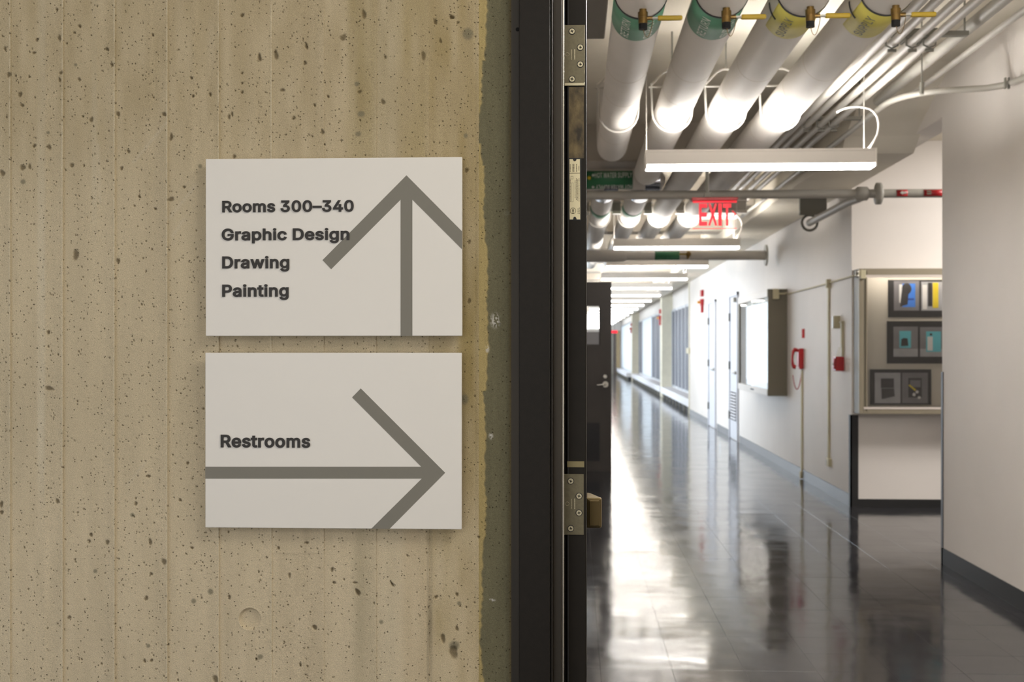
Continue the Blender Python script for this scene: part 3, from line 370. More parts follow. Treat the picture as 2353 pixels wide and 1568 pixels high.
# floor with separate tiles near the camera, one surface beyond
floor = S('floor', MB().box(-3.2, 6.5, -3.3, YE+.5, -.12, -.003), M['floor'], 'glossy black vinyl tile floor running down the corridor')
floor2 = MB().box(-3.2, 6.5, 11.0, YE+.4, -.003, 0).box(-3.2, 6.5, -3.3, 4.595, -.003, 0).box(2.55, 6.5, 4.595, 11.0, -.003, 0).box(-3.2, -.5, 4.595, 11.0, -.003, 0)
floor2.build('floor_covering', M['floor'], floor)
T = .305
tm = MB(); e = .0005; g = .00025
tm.add([(g, g, -.003), (T-g, g, -.003), (T-g, T-g, -.003), (g, T-g, -.003), (g+e, g+e, 0), (T-g-e, g+e, 0), (T-g-e, T-g-e, 0), (g+e, T-g-e, 0),
        (g, g, -.0008), (T-g, g, -.0008), (T-g, T-g, -.0008), (g, T-g, -.0008)],
       [(4, 5, 6, 7), (8, 9, 5, 4), (9, 10, 6, 5), (10, 11, 7, 6), (11, 8, 4, 7), (0, 1, 9, 8), (1, 2, 10, 9), (2, 3, 11, 10), (3, 0, 8, 11)])
first = None
for j in range(21):
    for i in range(10):
        if first is None: o = first = tm.build('tile', M['tile'], floor)
        else: o = first.copy(); COL.objects.link(o)
        o.location = (-.5+i*T, 4.595+j*T, random.uniform(-.00015, .00015))
        o.rotation_euler = (random.gauss(0, .00045), random.gauss(0, .00045), 0)

# ceiling slab, coffer beams, lowered haunch over the right side
S('ceiling', MB().box(-3.2, 6.5, -3.3, YE+.5, CH, CH+.15), M['ceil'], 'off-white painted concrete ceiling above the pipes')
hp = [(7.67, CH), (8.33, H+1.51), (8.47, H+1.45), (8.62, H+1.355), (YE, H+1.355), (YE, CH+.02), (7.67, CH+.02)]
S('ceiling_haunch', MB().prism(hp, YZ, 1.86, 2.36), M['ceil'], 'sloping concrete haunch of the ceiling along the right wall')
beams = [9.65] + [12.7+2.75*i for i in range(18)]
tag(thing('ceiling_beams', (.9, 9.65, CH), 'row of concrete beams crossing the corridor ceiling', None), kind='structure')
cb = bpy.data.objects['ceiling_beams']
for y in beams: B(XL, 1.86, y, y+.45, H+1.47, CH+.01).build('beam', M['beam'], cb, .01)

# near right wall, header above the opening, return wall, corridor right wall with its alcoves
S('wall_right', MB().box(XN, XN+.16, -3.2, 7.86, 0, CH).box(XN, XN+.16, 7.86, 10.45, H+1.46, CH), M['wall'], 'near white wall on the right with a header over the side opening')
YRET = PZ(1957, 1166, 0).y
S('wall_return', MB().box(XR, 6.5, YRET, YRET+.2, 0, CH), M['wall'], 'white return wall facing the camera, behind the glazed display case')
S('wall_side', MB().box(6.3, 6.5, 5, YRET, 0, CH).box(XN+.16, 6.3, 5, 5.2, 0, CH), M['wall'])
Y1w = PX(1585, 900, XR).y
WX = 2.68
S('wall_corridor', MB().box(XR, XR+.2, YRET+.2, Y1w, 0, CH), M['wall'], 'long white wall on the right side of the corridor with two pale doors')
def pil(pa, pb, name, m, lab):
    y0 = PX(pb, 850, WX).y if 0 else PX(pa, 850, XR).y
    return y0
Yp1 = PX(1520, 850, XR).y; Yp2 = PX(1452, 850, XR).y
S('wall_pilaster', MB().box(XR, WX+.4, Yp1, Yp1+.5, 0, CH), M['cream'], 'cream concrete pilaster between the first two window bays', .02)
S('wall_pilaster', MB().box(XR, WX+.4, Yp2, Yp2+.5, 0, CH), M['cream'], 'cream concrete pilaster farther down the corridor, between the white windows', .02)
# walls above and below the glazing
S('wall_spandrel', MB().box(WX, WX+.25, Y1w, Yp1, 0, .26).box(WX, WX+.25, Y1w, Yp1, H+1.03, CH).box(WX, WX+.25, Yp1+.5, Yp2, 0, .26).box(WX, WX+.25, Yp1+.5, Yp2, H+1.12, CH)
  .box(2.45, 2.7, Yp2+.5, YE, 0, .26).box(2.45, 2.7, Yp2+.5, YE, H+1.15, CH), M['wall'])
S('wall_end', MB().box(-3.2, 6.5, YE, YE+.2, 0, CH), M['wall'], 'far end wall of the corridor')
# left wall with window openings (daylight side)
lw = MB(); ys = [2.62, 16.5, 24.5, 27, 36, 39, 48, 51, 62, YE]
for i in range(0, len(ys)-1):
    if i % 2 == 0: lw.box(XL-.2, XL, ys[i], ys[i+1], 0, CH)
    else: lw.box(XL-.2, XL, ys[i], ys[i+1], 0, .08); lw.box(XL-.2, XL, ys[i], ys[i+1], 2.75, CH)
S('wall_left', lw, M['wall'], 'left wall of the corridor with window openings')
# lobby walls
S('wall_back', MB().box(-3.2, XN, -3.3, -3.2, 0, CH), M['wall'])
S('wall_lobby', MB().box(-3.3, -3.2, -3.3, 2.7, 0, CH), M['wall'])

# ---------------------------------------------------------------- the concrete wall
rng = np.random.default_rng(5)
def vnoise(X, Y, sx, sy, seed):
    r = np.random.default_rng(seed); gx = (X/sx); gy = (Y/sy)
    g0 = r.random((400, 400)); ix = np.floor(gx).astype(int) % 399; iy = np.floor(gy).astype(int) % 399
    fx = gx-np.floor(gx); fy = gy-np.floor(gy); fx = fx*fx*(3-2*fx); fy = fy*fy*(3-2*fy)
    return (g0[ix, iy]*(1-fx)*(1-fy)+g0[ix+1, iy]*fx*(1-fy)+g0[ix, iy+1]*(1-fx)*fy+g0[ix+1, iy+1]*fx*fy)*2-1
SEAMS = [-215, -95, 25, 146, 265, 386, 504, 625, 745, 865, 986, 1112]
STEP = [2.8, 2.8, 3.2, 4.0, 4.2, 3.8, 3.0, 1., 1.4, 1.3, .7, .4]      # mm
# blow holes read off the wall: x, y, rx, ry (px), depth mm
PITS = [(12, 112, 4, 6, 2), (131, 22, 4, 4, 3), (78, 121, 5, 3.5, 3), (137, 87, 6, 7, 2), (85, 91, 5, 5, 1.6), (183, 60, 4, 5, 3), (171, 75, 3.5, 3.5, 2.5),
 (246, 113, 5, 5, 3), (351, 80, 3.5, 4, 3), (258, 149, 5, 5, 2.4), (21, 172, 5, 8, 2.2), (46, 217, 5, 8, 2.2), (51, 242, 5, 5, 2), (141, 168, 5, 5, 2),
 (138, 184, 4, 6, 2.6), (182, 182, 5, 4, 1.8), (210, 275, 5, 8, 1.8), (52, 385, 7, 9, 2), (6, 398, 8, 8, 2.2), (68, 383, 5, 7, 1.4), (165, 380, 5, 7, 2),
 (279, 387, 4, 6, 2.4), (271, 262, 5, 8, 2), (378, 263, 6, 6, 2.6), (393, 315, 5, 10, 2.2), (320, 452, 4, 4, 3), (357, 480, 5, 3, 2.6), (393, 458, 9, 6, 1.6),
 (423, 430, 4, 4, 2.6), (483, 217, 4, 5, 2.6), (444, 221, 4, 4, 2.8), (440, 179, 4, 4, 2.8), (113, 338, 6, 7, 1.5), (79, 335, 5, 5, 2), (295, 348, 5, 5, 2),
 (556, 35, 5, 5, 3), (596, 132, 6, 10, 3), (634, 126, 6, 13, 1.7), (836, 33, 6, 14, 1.8), (788, 86, 8, 10, 1.6), (704, 106, 4, 9, 2.6), (701, 145, 5, 5, 1.8),
 (649, 207, 6, 5, 2), (526, 268, 5, 6, 2), (754, 222, 3.5, 4, 2.6), (723, 242, 3, 5, 2.6), (741, 303, 5, 7, 2), (885, 131, 4, 4, 2), (1038, 39, 6, 6, 5),
 (1052, 52, 4, 4, 1.6), (1000, 50, 4, 9, 2.2), (556, 191, 3, 3, 3), (556, 212, 3.5, 4, 3), (556, 168, 3.5, 3.5, 2.4), (880, 234, 6, 8, 1.1), (1012, 94, 4, 7, 1.3),
 (973, 128, 7, 12, .9), (826, 211, 6, 5, 1.4), (533, 262, 3.5, 6, 2), (675, 271, 5, 6, 1.4), (538, 360, 5, 5, 2.2),
 (174, 586, 9, 13, 2.4), (111, 764, 5, 5, 3), (271, 600, 5, 8, 2), (113, 893, 12, 6, 1.8), (3, 1160, 5, 9, 3), (4, 1178, 6, 5, 3), (133, 1152, 5, 8, 2),
 (205, 1245, 4, 5, 2), (209, 1230, 4, 6, 2.6), (247, 1247, 5, 8, 2), (345, 1246, 5, 9, 2), (378, 1291, 7, 10, 1.3), (312, 1158, 5, 5, 2.4), (341, 1095, 5, 4, 3),
 (159, 1420, 5, 6, 2), (347, 1320, 4, 5, 2.4), (332, 1520, 4, 5, 2.4), (348, 1519, 4, 5, 2.4), (336, 1376, 5, 7, 2.4), (414, 1150, 5, 4, 2.6), (431, 1065, 4, 4, 3),
 (441, 1260, 4, 4, 3), (496, 1562, 8, 12, 2.4), (723, 1443, 6, 7, 3.2), (527, 1373, 4, 6, 2.4), (665, 1323, 4, 7, 1.8), (640, 1260, 4, 4, 2.6), (763, 1310, 4, 7, 2.4),
 (768, 1340, 4, 5, 1.8), (705, 1248, 5, 4, 2.4), (1050, 1367, 4, 6, 2.2), (1002, 1373, 5, 5, 2.2), (1050, 1445, 4, 8, 1.8), (1018, 1468, 6, 13, 2.6), (1042, 1500, 13, 16, 3),
 (816, 1340, 8, 2.5, 2), (1072, 392, 6, 6, 1.6), (1078, 692, 5, 7, 1.6), (1078, 556, 4, 6, 1.6), (1060, 490, 3, 3, 2), (1100, 1235, 4, 4, 2), (690, 1529, 4, 5, 2), (589, 1516, 4, 4, 2.2)]
SLIT = [(822, 1362, 12, 5, 52, 4.5), (901, 1343, 8.5, 3.2, 62, 3), (840, 1350, 1, 1, 0, 0)]
AGG = [(1075, 78, 13, 14), (484, 1360, 7, 7), (445, 1382, 6, 6), (1067, 918, 10, 13), (598, 1510, 7, 6), (304, 1184, 5, 5), (219, 1313, 5, 5), (341, 1485, 5, 5), (1044, 1484, 12, 11),
       (820, 193, 6, 6), (823, 308, 7, 6), (830, 262, 9, 7), (1070, 312, 5, 6), (53, 418, 6, 6), (111, 305, 4, 4), (174, 149, 4, 4), (876, 1430, 5, 5), (460, 382, 5, 5), (1164, 490, 8, 7), (1055, 1387, 5, 5)]
rr = random.Random(11)
for _ in range(1900):
    x = rr.uniform(-20, 1100); y = rr.uniform(-20, 1590)
    if 478 < x < 1055 and (372 < y < 768 or 816 < y < 1212): continue
    if x > 780 and rr.random() < .45: continue
    s = 1.25+1.1*rr.random()**2.4
    PITS.append((x, y, s, s*rr.uniform(.8, 1.6), 1.2+rr.random()*1.4))
def edge_x(py):   # ragged border of the mortar strip beside the frame
    return 1112 + 3*np.sin(py/83.) + 2*np.sin(py/31.+1) + 1.2*np.sin(py/11.3)+1.2*np.sin(py/4.1+np.sin(py/37.)*3) + 6*((py > 380) & (py < 900)) - 8*((py > 140) & (py < 330)) + 4*np.sin(py/160.+2)
def wall_piece(name, c0, c1, seam_i, parent):
    fine = 1.7
    xs = np.arange(c0, c1, fine if c0 >= -5 else 30.); xs = np.append(xs, c1)
    ysp = np.concatenate([np.arange(VY-(CH-H)*FPX/YW, -40, 40.), np.arange(-40, 1600, fine), np.arange(1600, VY+H*FPX/YW, 40.), [VY+H*FPX/YW]])
    Xp, Yp = np.meshgrid(xs, ysp, indexing='ij')
    d = np.zeros_like(Xp)                                   # toward the camera, mm
    t = (Xp-c0)/(c1-c0)
    if name == 'board_imprint':
        st = STEP[seam_i+1]; wob = 2.2*vnoise(Yp, Yp*0, 30, 1, 40+seam_i)
        d += st*np.clip((Xp-(c1-34+wob))/30., 0, 1)**1.6 * (1-.8*np.clip((Yp*0+500-Yp)/900, 0, .6))
        d += .5*(t-.5)*0 + .35*vnoise(Xp, Yp, 42, 260, 60+seam_i)
        if seam_i in (2, 4, 5): d += .7*np.exp(-((Xp-(c0+(84 if seam_i == 2 else 80 if seam_i == 4 else 60)-Yp*.004))/7.)**2)*(Yp < (1900 if seam_i == 2 else 480))
        if seam_i == 9: d -= 1.1*np.exp(-((Xp-(c1-4+2*np.sin(Yp/31.)))/3.2)**2)*(Yp > 1200)
        if seam_i == 10: d -= .6*np.exp(-((Xp-1092)/2.5)**2); d += .7*np.exp(-((Xp-1103)/4)**2)
        if seam_i == 10: d -= .9*np.exp(-((Xp-989)/3.2)**2)*(Yp > 1200)
        if seam_i == 7: d -= .5*(Yp > 1272); d += .4*np.exp(-((Yp-1272)/3)**2)
    d += .22*vnoise(Xp, Yp, 9, 14, 3) + .13*vnoise(Xp, Yp, 4, 5, 9)
    fin = (np.exp(-((Xp-(c1-1.5))/1.6)**2)*(.35+.5*(vnoise(Yp, Yp*0, 25, 1, 300+seam_i) > -.3))*(seam_i in (1, 2, 3, 4, 5, 6)))[..., None] if name == 'board_imprint' else np.zeros(Xp.shape+(1,))
    d += 1.0*fin[..., 0]
    # albedo
    base = np.array(lin((201, 187, 158))); C = np.ones(Xp.shape+(3,))*base
    n1 = vnoise(Xp, Yp, 60, 330, 21)[..., None]; n2 = vnoise(Xp, Yp, 26, 150, 22)[..., None]; n3 = vnoise(Xp, Yp, 9, 120, 23)[..., None]
    C *= (1+.05*n1+.035*n2+.025*n3)
    def band(x0, x1, col, k, y0=-9e9, y1=9e9, soft=14):
        nonlocal C
        wv = 1/(1+np.exp(-(Xp-x0)/soft*3))*1/(1+np.exp((Xp-x1)/soft*3))*1/(1+np.exp(-(Yp-y0)/60))*1/(1+np.exp((Yp-y1)/60))
        wv = (wv*k*(.75+.35*vnoise(Xp, Yp, 18, 110, abs(int(x0))+100)))[..., None]; C = C*(1-wv)+np.array(lin(col))*wv
    band(800, 864, (150, 136, 88), .75, y1=520); band(912, 985, (160, 144, 98), .65, y1=600); band(985, 1102, (158, 140, 92), .8)
    band(1060, 1104, (140, 122, 66), .5, 500, 1200); band(866, 912, (186, 176, 148), .7, y1=900)
    band(86, 103, (214, 204, 180), .85, y1=1120, soft=4); band(211, 223, (208, 198, 174), .7, y1=480, soft=4)
    band(810, 866, (138, 132, 104), .55, 1200, soft=12); band(925, 984, (172, 146, 100), .5, 1200); band(868, 925, (196, 186, 160), .6, 1200)
    band(981, 993, (112, 102, 78), .75, 1200, soft=3); band(640, 745, (176, 160, 132), .4, 1272, soft=6)
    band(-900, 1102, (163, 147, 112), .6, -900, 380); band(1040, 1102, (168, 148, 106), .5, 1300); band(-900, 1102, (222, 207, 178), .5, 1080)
    C = C*(1-.75*fin)+np.array(lin((214, 204, 178)))*.75*fin
    if name == 'mortar_strip':
        ex = edge_x(Yp); k = 1/(1+np.exp(-(Xp-ex)*1.4)); d = d*(1-k*.5) - .8*k
        gcol = np.array(lin((112, 108, 84)))*(1+.07*n2+.05*vnoise(Xp, Yp, 5, 60, 77)[..., None])
        warm = np.array(lin((176, 158, 108)))*(1+.05*n2)
        C = warm*(1-k[..., None])+gcol*k[..., None]
        d += .8*np.exp(-((Xp-ex+4)/4)**2)
        r = np.clip((Xp-1166)/10, 0, 1)[..., None]*.6; C = C*(1-r)+np.array(lin((96, 74, 34)))*r
        for (sx, sy, a, b2) in ((1138, 737, 11, 16), (1128, 1003, 5, 7), (1130, 1380, 8, 3), (1120, 803, 4, 8)):
            q = np.exp(-(((Xp-sx)/a)**2+((Yp-sy)/b2)**2)**2)*(vnoise(Xp, Yp, 3, 4, 91) > -.2)*.8; C = C*(1-q[..., None])+np.array((.62, .6, .55))*q[..., None]
    if c0 >= -5:
        for (x, y, a, b2) in AGG:
            if c0-20 < x < c1+20:
                q = (np.exp(-(((Xp-x)/a)**2+((Yp-y)/b2)**2)**3)*.75)[..., None]; C = C*(1-q)+np.array(lin((116, 112, 92)))*q
        ri = np.searchsorted(ysp, -40.); ny = len(ysp)
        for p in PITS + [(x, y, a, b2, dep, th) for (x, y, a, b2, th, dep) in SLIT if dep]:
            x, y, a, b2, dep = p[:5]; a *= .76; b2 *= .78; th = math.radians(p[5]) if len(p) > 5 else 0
            R_ = max(a, b2)*1.9
            if x+R_ < c0 or x-R_ > c1: continue
            i0 = max(0, int((x-R_-c0)/fine)); i1 = min(len(xs), int((x+R_-c0)/fine)+2)
            j0 = max(0, ri+int((y-R_+40)/fine)); j1 = min(ny, ri+int((y+R_+40)/fine)+2)
            if i1 <= i0 or j1 <= j0: continue
            u = Xp[i0:i1, j0:j1]-x; v_ = Yp[i0:i1, j0:j1]-y
            uu = (u*math.cos(th)+v_*math.sin(th))/a; vv = (-u*math.sin(th)+v_*math.cos(th))/b2
            ph = np.arctan2(vv, uu); rad = np.sqrt(uu*uu+vv*vv)/(1+.16*np.sin(2*ph+x)+.1*np.sin(3*ph+y))
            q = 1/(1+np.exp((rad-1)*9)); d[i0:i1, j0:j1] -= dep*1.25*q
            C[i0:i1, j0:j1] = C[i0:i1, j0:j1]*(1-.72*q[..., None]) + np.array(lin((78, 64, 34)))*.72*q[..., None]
        # round cone hole of a form tie
        rad = np.sqrt((Xp-574)**2+(Yp-1423)**2); q = 1/(1+np.exp((rad-23.5)*1.6)); d -= 6.5*q; d += .7*np.exp(-((rad-26)/2.)**2)
        # scratches
        for (x0, y0, x1, y1) in ((305, 375, 385, 280), (385, 505, 452, 425), (395, 545, 425, 500), (225, 330, 230, 465), (290, 1120, 335, 1060)):
            L_ = math.hypot(x1-x0, y1-y0); s_ = ((Xp-x0)*(x1-x0)+(Yp-y0)*(y1-y0))/L_; pr = ((Xp-x0)*(y1-y0)-(Yp-y0)*(x1-x0))/L_
            q = (np.exp(-(pr/3.5)**2)*(s_ > 0)*(s_ < L_)*.3)[..., None]; C = C*(1-q)+np.array((.62, .56, .44))*q
    # side face of the board step, closing it against the next board
    Xp = np.vstack([Xp, Xp[-1:]+.02]); Yp = np.vstack([Yp, Yp[-1:]]); d = np.vstack([d, d[-1:]*0-3.]); C = np.concatenate([C, C[-1:]], 0); xs = np.append(xs, xs[-1])
    # to world: the pixel column at the wall plane gives x; height from the plane depth
    dx = Xp-1176.5; vy = math.cos(YAW)*FPX+dx*math.sin(YAW); vx = -math.sin(YAW)*FPX+dx*math.cos(YAW); tt = YW/vy
    Zw = (VY-Yp)*tt + H; Zw = np.clip(Zw, 0.0, CH)
    Zw[:, 0] = CH; Zw[:, -1] = 0.0
    P = np.stack([vx*tt, YW-d/1000., Zw], -1).reshape(-1, 3)
    nx, ny = len(xs), len(ysp)
    ids = np.arange(nx*ny).reshape(nx, ny)
    F = np.stack([ids[:-1, :-1], ids[:-1, 1:], ids[1:, 1:], ids[1:, :-1]], -1).reshape(-1, 4)
    me = bpy.data.meshes.new(name); me.vertices.add(len(P)); me.vertices.foreach_set('co', P.ravel().astype(np.float32))
    me.loops.add(F.size); me.loops.foreach_set('vertex_index', F.ravel().astype(np.int32))
    me.polygons.add(len(F)); me.polygons.foreach_set('loop_start', np.arange(0, F.size, 4, dtype=np.int32))
    me.polygons.foreach_set('use_smooth', np.ones(len(F), dtype=bool))
    me.update(); me.validate()
    ca = me.color_attributes.new('Col', 'FLOAT_COLOR', 'POINT')
    ca.data.foreach_set('color', np.concatenate([np.clip(C, 0, 1), np.ones(C.shape[:2]+(1,))], -1).ravel().astype(np.float32))
    me.materials.append(M['conc'])
    o = bpy.data.objects.new(name, me); COL.objects.link(o); o.parent = parent; o.matrix_parent_inverse = Matrix.Translation(-Vector(parent.location))
    return o
XE = XY(1176, YW)
wf = S('wall_front', MB().box(-3.2, XE, YW+.012, YW+.3, 0, CH), M['beam'], 'board-formed tan concrete wall with vertical board marks and blow holes, carrying both signs')
for i in range(len(SEAMS)-1):
    c0, c1 = SEAMS[i], SEAMS[i+1]
    if i == len(SEAMS)-2: c1 = 1100
    wall_piece('board_imprint', max(c0, -5) if i >= 1 and c0 < 0 < c1 else c0, c1, i, wf)
wall_piece('mortar_strip', 1100, 1176, 11, wf)
tag(bpy.data.objects['mortar_strip'], 'grey mortar strip with a ragged edge beside the frame')
B(-3.2, XY(SEAMS[0], YW), YW-.001, YW+.013, 0, CH).build('board_imprint', M['beam'], wf)

# wall over and right of the doorway
S('wall_head', MB().box(XE, 1.95, YW, YW+.3, 2.50, CH).box(1.95, XN, YW, YW+.3, 0, CH), M['beam'], 'concrete over the doorway')

# baseboards
S('baseboard_right', MB().box(XN-.006, XN, 2.6, 7.86, 0, .102), M['base'] if 0 else M['black'], 'black vinyl base along the near right wall')
S('baseboard_corridor', MB().box(XR-.006, XR, YRET+.02, PX(1700, 900, XR).y, 0, .105).box(XR-.006, XR, PX(1678, 900, XR).y, PX(1648, 900, XR).y, 0, .105).box(XR-.006, XR, PX(1628, 900, XR).y, Y1w, 0, .105), M['base'], 'grey vinyl base along the corridor wall')
S('baseboard_return', MB().box(XR+.05, 6.3, YRET-.006, YRET, 0, ZY(1143, YRET)), M['black'], 'black base along the return wall under the display case')
zc = ZY(952, YRET)
S('trim_1', MB().box(XR-.014, XR+.055, YRET-.008, YRET, 0, zc).box(XR-.014, XR, YRET-.008, YRET+.05, 0, zc), M['black'], 'black corner guard at the foot of the return wall corner')
S('trim_2', MB().box(XN-.006, XN+.018, 7.83, 7.866, 0, PY(2150, 855, 7.86).z), M['base'], 'dark corner guard on the edge of the near right wall')
S('trim_3', MB().box(XR-.02, XR+.03, Y1w-.02, Y1w+.08, 0, 2.75), M['cream'], 'cream corner bead where the corridor wall meets the first window bay')

# ---------------------------------------------------------------- doorway frame at the camera
fr = thing('door_frame', (XY(1228, 2.28), 2.3, 0), 'dark bronze steel door frame beside the concrete wall', None, None, 'structure'); fr.name = 'trim_4'
ZT = 2.46
def X2(px, Y): return XY(px, Y)
MB().box(X2(1175, 2.287), X2(1192.5, 2.287), 2.287, 2.36, 0, ZT).build('frame_return', M['frame2'], fr)
MB().box(X2(1192.5, 2.268), X2(1264, 2.268), 2.268, 2.36, 0, ZT).build('frame_face', M['frame'], fr, .0018)
MB().box(X2(1265.5, 2.272), X2(1270.5, 2.272), 2.272, 2.36, 0, ZT).build('frame_seam', M['frame'], fr, .0012)
MB().box(X2(1270.5, 2.29), X2(1290.5, 2.29), 2.29, 2.36, 0, ZT).build('frame_stop', M['frame2'], fr, .001)
MB().tube([(X2(1293.8, 2.292), 2.294, .0), (X2(1293.8, 2.292), 2.294, ZT)], .0019, 10).build('frame_bead', M['bead'], fr)
MB().box(X2(1290, 2.37), X2(1300, 2.37), 2.37, 2.60, 0, ZT).build('frame_jamb', M['frame'], fr)
MB().box(X2(1175, 2.28), 1.97, 2.28, 2.60, ZT, 2.51).build('frame_head', M['frame'], fr)
MB().box(1.90, 1.97, 2.28, 2.60, 0, ZT).build('frame_jamb', M['frame'], fr)
MB().cyl((X2(1189, 2.28), 2.289, ZY(66, 2.287)), (X2(1189, 2.28), 2.2855, ZY(66, 2.287)), .0035, 14).build('screw_hole', M['blk'], fr)

# ---------------------------------------------------------------- near door leaf, standing open, seen on its edge
DY = 2.36
XD0, XD1 = XY(1301.5, DY), XY(1348.5, DY)
d1 = thing('door_1', (XD0, DY, .01), 'dark painted steel door leaf standing open, seen on its hinge edge', 'door', None, 'structure')
MB().box(XD0, XD1, DY, DY+.91, .012, 2.44).build('door_slab', M['door'], d1, .0035)
MB().box(XD0+.0025, XD0+.0045, DY-.0004, DY+.002, .03, 2.43).build('edge_seam', M['dark'], d1)
def screw(c, r, par, ang):
    x, y, z = c; mb = MB().cyl((x, y, z), (x, y-.0012, z), r, 20); o = mb.build('screw', M['screw'], par, .0003)
    return o
def hinge(y0, y1, xl, xr, screws, lab):
    yf = DY-.0022
    h = MB().box(XY(xl, yf), XY(xr, yf), yf, DY+.0005, ZY(y1, yf), ZY(y0, yf)).build('hinge', M['hinge'], d1, .0006)
    for (px, py) in screws:
        p = PY(px, py, yf)
        MB().cyl((p.x, yf, p.z), (p.x, yf-.0009, p.z), .0066, 24).build('screw_recess', M['dark'], h)
        MB().cyl((p.x, yf-.0002, p.z), (p.x, yf-.0014, p.z), .0052, 22).build('screw', M['screw'], h)
        a = random.uniform(-.4, .6); mb = MB()
        for q in (a, a+PI/2):
            c, s_ = math.cos(q), math.sin(q); L_, W_ = .0028, .0007
            mb.prism([(c*L_-s_*W_+p.x, s_*L_+c*W_+p.z), (-c*L_-s_*W_+p.x, -s_*L_+c*W_+p.z), (-c*L_+s_*W_+p.x, -s_*L_-c*W_+p.z), (c*L_+s_*W_+p.x, s_*L_-c*W_+p.z)], XZ, yf-.0017, yf-.0013)
        mb.build('screw_cross', M['blk'], h)
    # stamped marks too small to read: two thin rows
    mb = MB(); cy = (y0+y1)/2
    for row, (px, L_) in enumerate(((1312.5, 22), (1319.5, 23))):
        yy = cy-L_/2-2
        while yy < cy+L_/2-2:
            hh = random.uniform(1.1, 2.4); p = PY(px, yy, yf); q = PY(px+(2.2 if row else 1.4), yy+hh, yf); mb.box(p.x, q.x, yf-.0003, yf, q.z, p.z); yy += hh+.8
    mb.build('stamped_marks', M['screw'], h)
    p = PY(1303.5, cy-2, yf); MB().tube([(p.x+.0034*math.cos(t), yf-.0001, p.z+.0036*math.sin(t)) for t in np.linspace(0, 2*PI, 20)[:-1]], .0003, 6, closed=True).build('stamped_ring', M['screw'], h)
    return h
h1 = hinge(57, 197, 1296, 1343.5, [(1314.5, 72), (1333.5, 109), (1333.5, 148), (1314.5, 182)], '')
MB().box(XY(1297, DY), XY(1343, DY), DY-.0035, DY-.002, ZY(198, DY), ZY(191, DY)).build('bent_hinge_lip', M['screw'], h1, .0008)
h2 = hinge(1090, 1230, 1293, 1341.5, [(1311.5, 1106), (1330.5, 1140.5), (1330.5, 1179), (1311.5, 1215)], '')
MB().box(XY(1307, DY), XY(1342, DY), DY-.0005, DY, ZY(364, DY), ZY(200, DY)).build('worn_patch', M['patch'], d1)
tag(MB().box(XY(1303, DY), XY(1342.5, DY), DY-.0007, DY, ZY(1074.5, DY), ZY(1060.5, DY)).build('stamped_plate', M['plate'], d1, .0004), 'small stamped metal plate above the lower hinge')
# fire rating label
yl = DY-.0012
MB().box(XY(1306.5, DY), XY(1335.5, DY), DY-.0006, DY, ZY(507, DY), ZY(363, DY)).build('label_backing', M['black'], d1, .0003)
lb = MB(); a = []
def lp(px, py): p = PY(px, py, yl); return (p.x, p.z)
outl = [lp(1308.5, 366)]+[lp(1320.5+4.2*math.cos(t), 366+4.5*math.sin(t)) for t in np.linspace(PI, 0, 9)]+[lp(1332.5, 366), lp(1333.3, 504.5)]+[lp(1321+4.2*math.cos(t), 504.5-4.5*math.sin(t)) for t in np.linspace(0, PI, 9)]+[lp(1309, 504.5)]
rl = lb.prism(outl, XZ, yl, DY-.0004).build('rating_label', M['label'], d1)
yi = yl-.0002; mb = MB()
def ink(x0, y0, x1, y1): p = PY(x0, y0, yi); q = PY(x1, y1, yi); mb.box(p.x, q.x, yi, yl, q.z, p.z)
ink(1308.6, 397.6, 1333, 398.5)
for (x, a, b2) in ((1309.5, 378, 394), (1315.5, 377, 395), (1318, 377, 395), (1324, 377, 394), (1329.5, 381, 391)):
    y = a
    while y < b2: hh = random.uniform(1.5, 3); ink(x, y, x+1.6, y+hh); y += hh+.9
for (x, a, b2) in ((1309.6, 411, 463), (1321, 415, 455), (1323.8, 410, 458), (1327, 412, 462), (1330, 410, 462), (1327.5, 479, 492), (1330.5, 477, 493)):
    y = a
    while y < b2: hh = random.uniform(1.2, 3.2); ink(x, y, x+1.3, y+hh); y += hh+1
for (x0, y0, x1, y1) in ((1313, 420, 1317.5, 464), (1311.5, 405, 1317, 411.5)):
    ink(x0, y0, x1, y0+.5); ink(x0, y1-.5, x1, y1); ink(x0, y0, x0+.5, y1); ink(x1-.5, y0, x1, y1)
for y in (480, 483, 486, 489): ink(1314.5, y, 1319, y+1.6)
p = PY(1316.8, 484.5, yi); mb.tube([(p.x+.0054*math.cos(t), yi, p.z+.0056*math.sin(t)) for t in np.linspace(0, 2*PI, 25)[:-1]], .00035, 6, closed=True)
mb.build('label_print', M['labelink'], rl)
for py in (367.5, 501.5):
    p = PY(1320.7, py, yl); MB().cyl((p.x, DY, p.z), (p.x, DY-.0016, p.z), .0027, 16).build('label_rivet', M['dark'], rl)
# push bar on the far face of the leaf
pa = PY(1350, 1145, 2.46); pb = PY(1383, 1215, 2.46)
pbx = MB().prism([(XD1-.001, 2.462), (pb.x, 2.462), (pb.x, 2.475), (XD1+.012, 2.545), (XD1-.001, 2.56)], XYp, pb.z, pa.z).build('push_bar', M['bar'], d1, .004)
MB().box(pa.x+.003, pb.x-.005, 2.4585, 2.4625, pb.z+.005, pa.z-.005).build('end_cap', M['bar'], pbx, .0015)

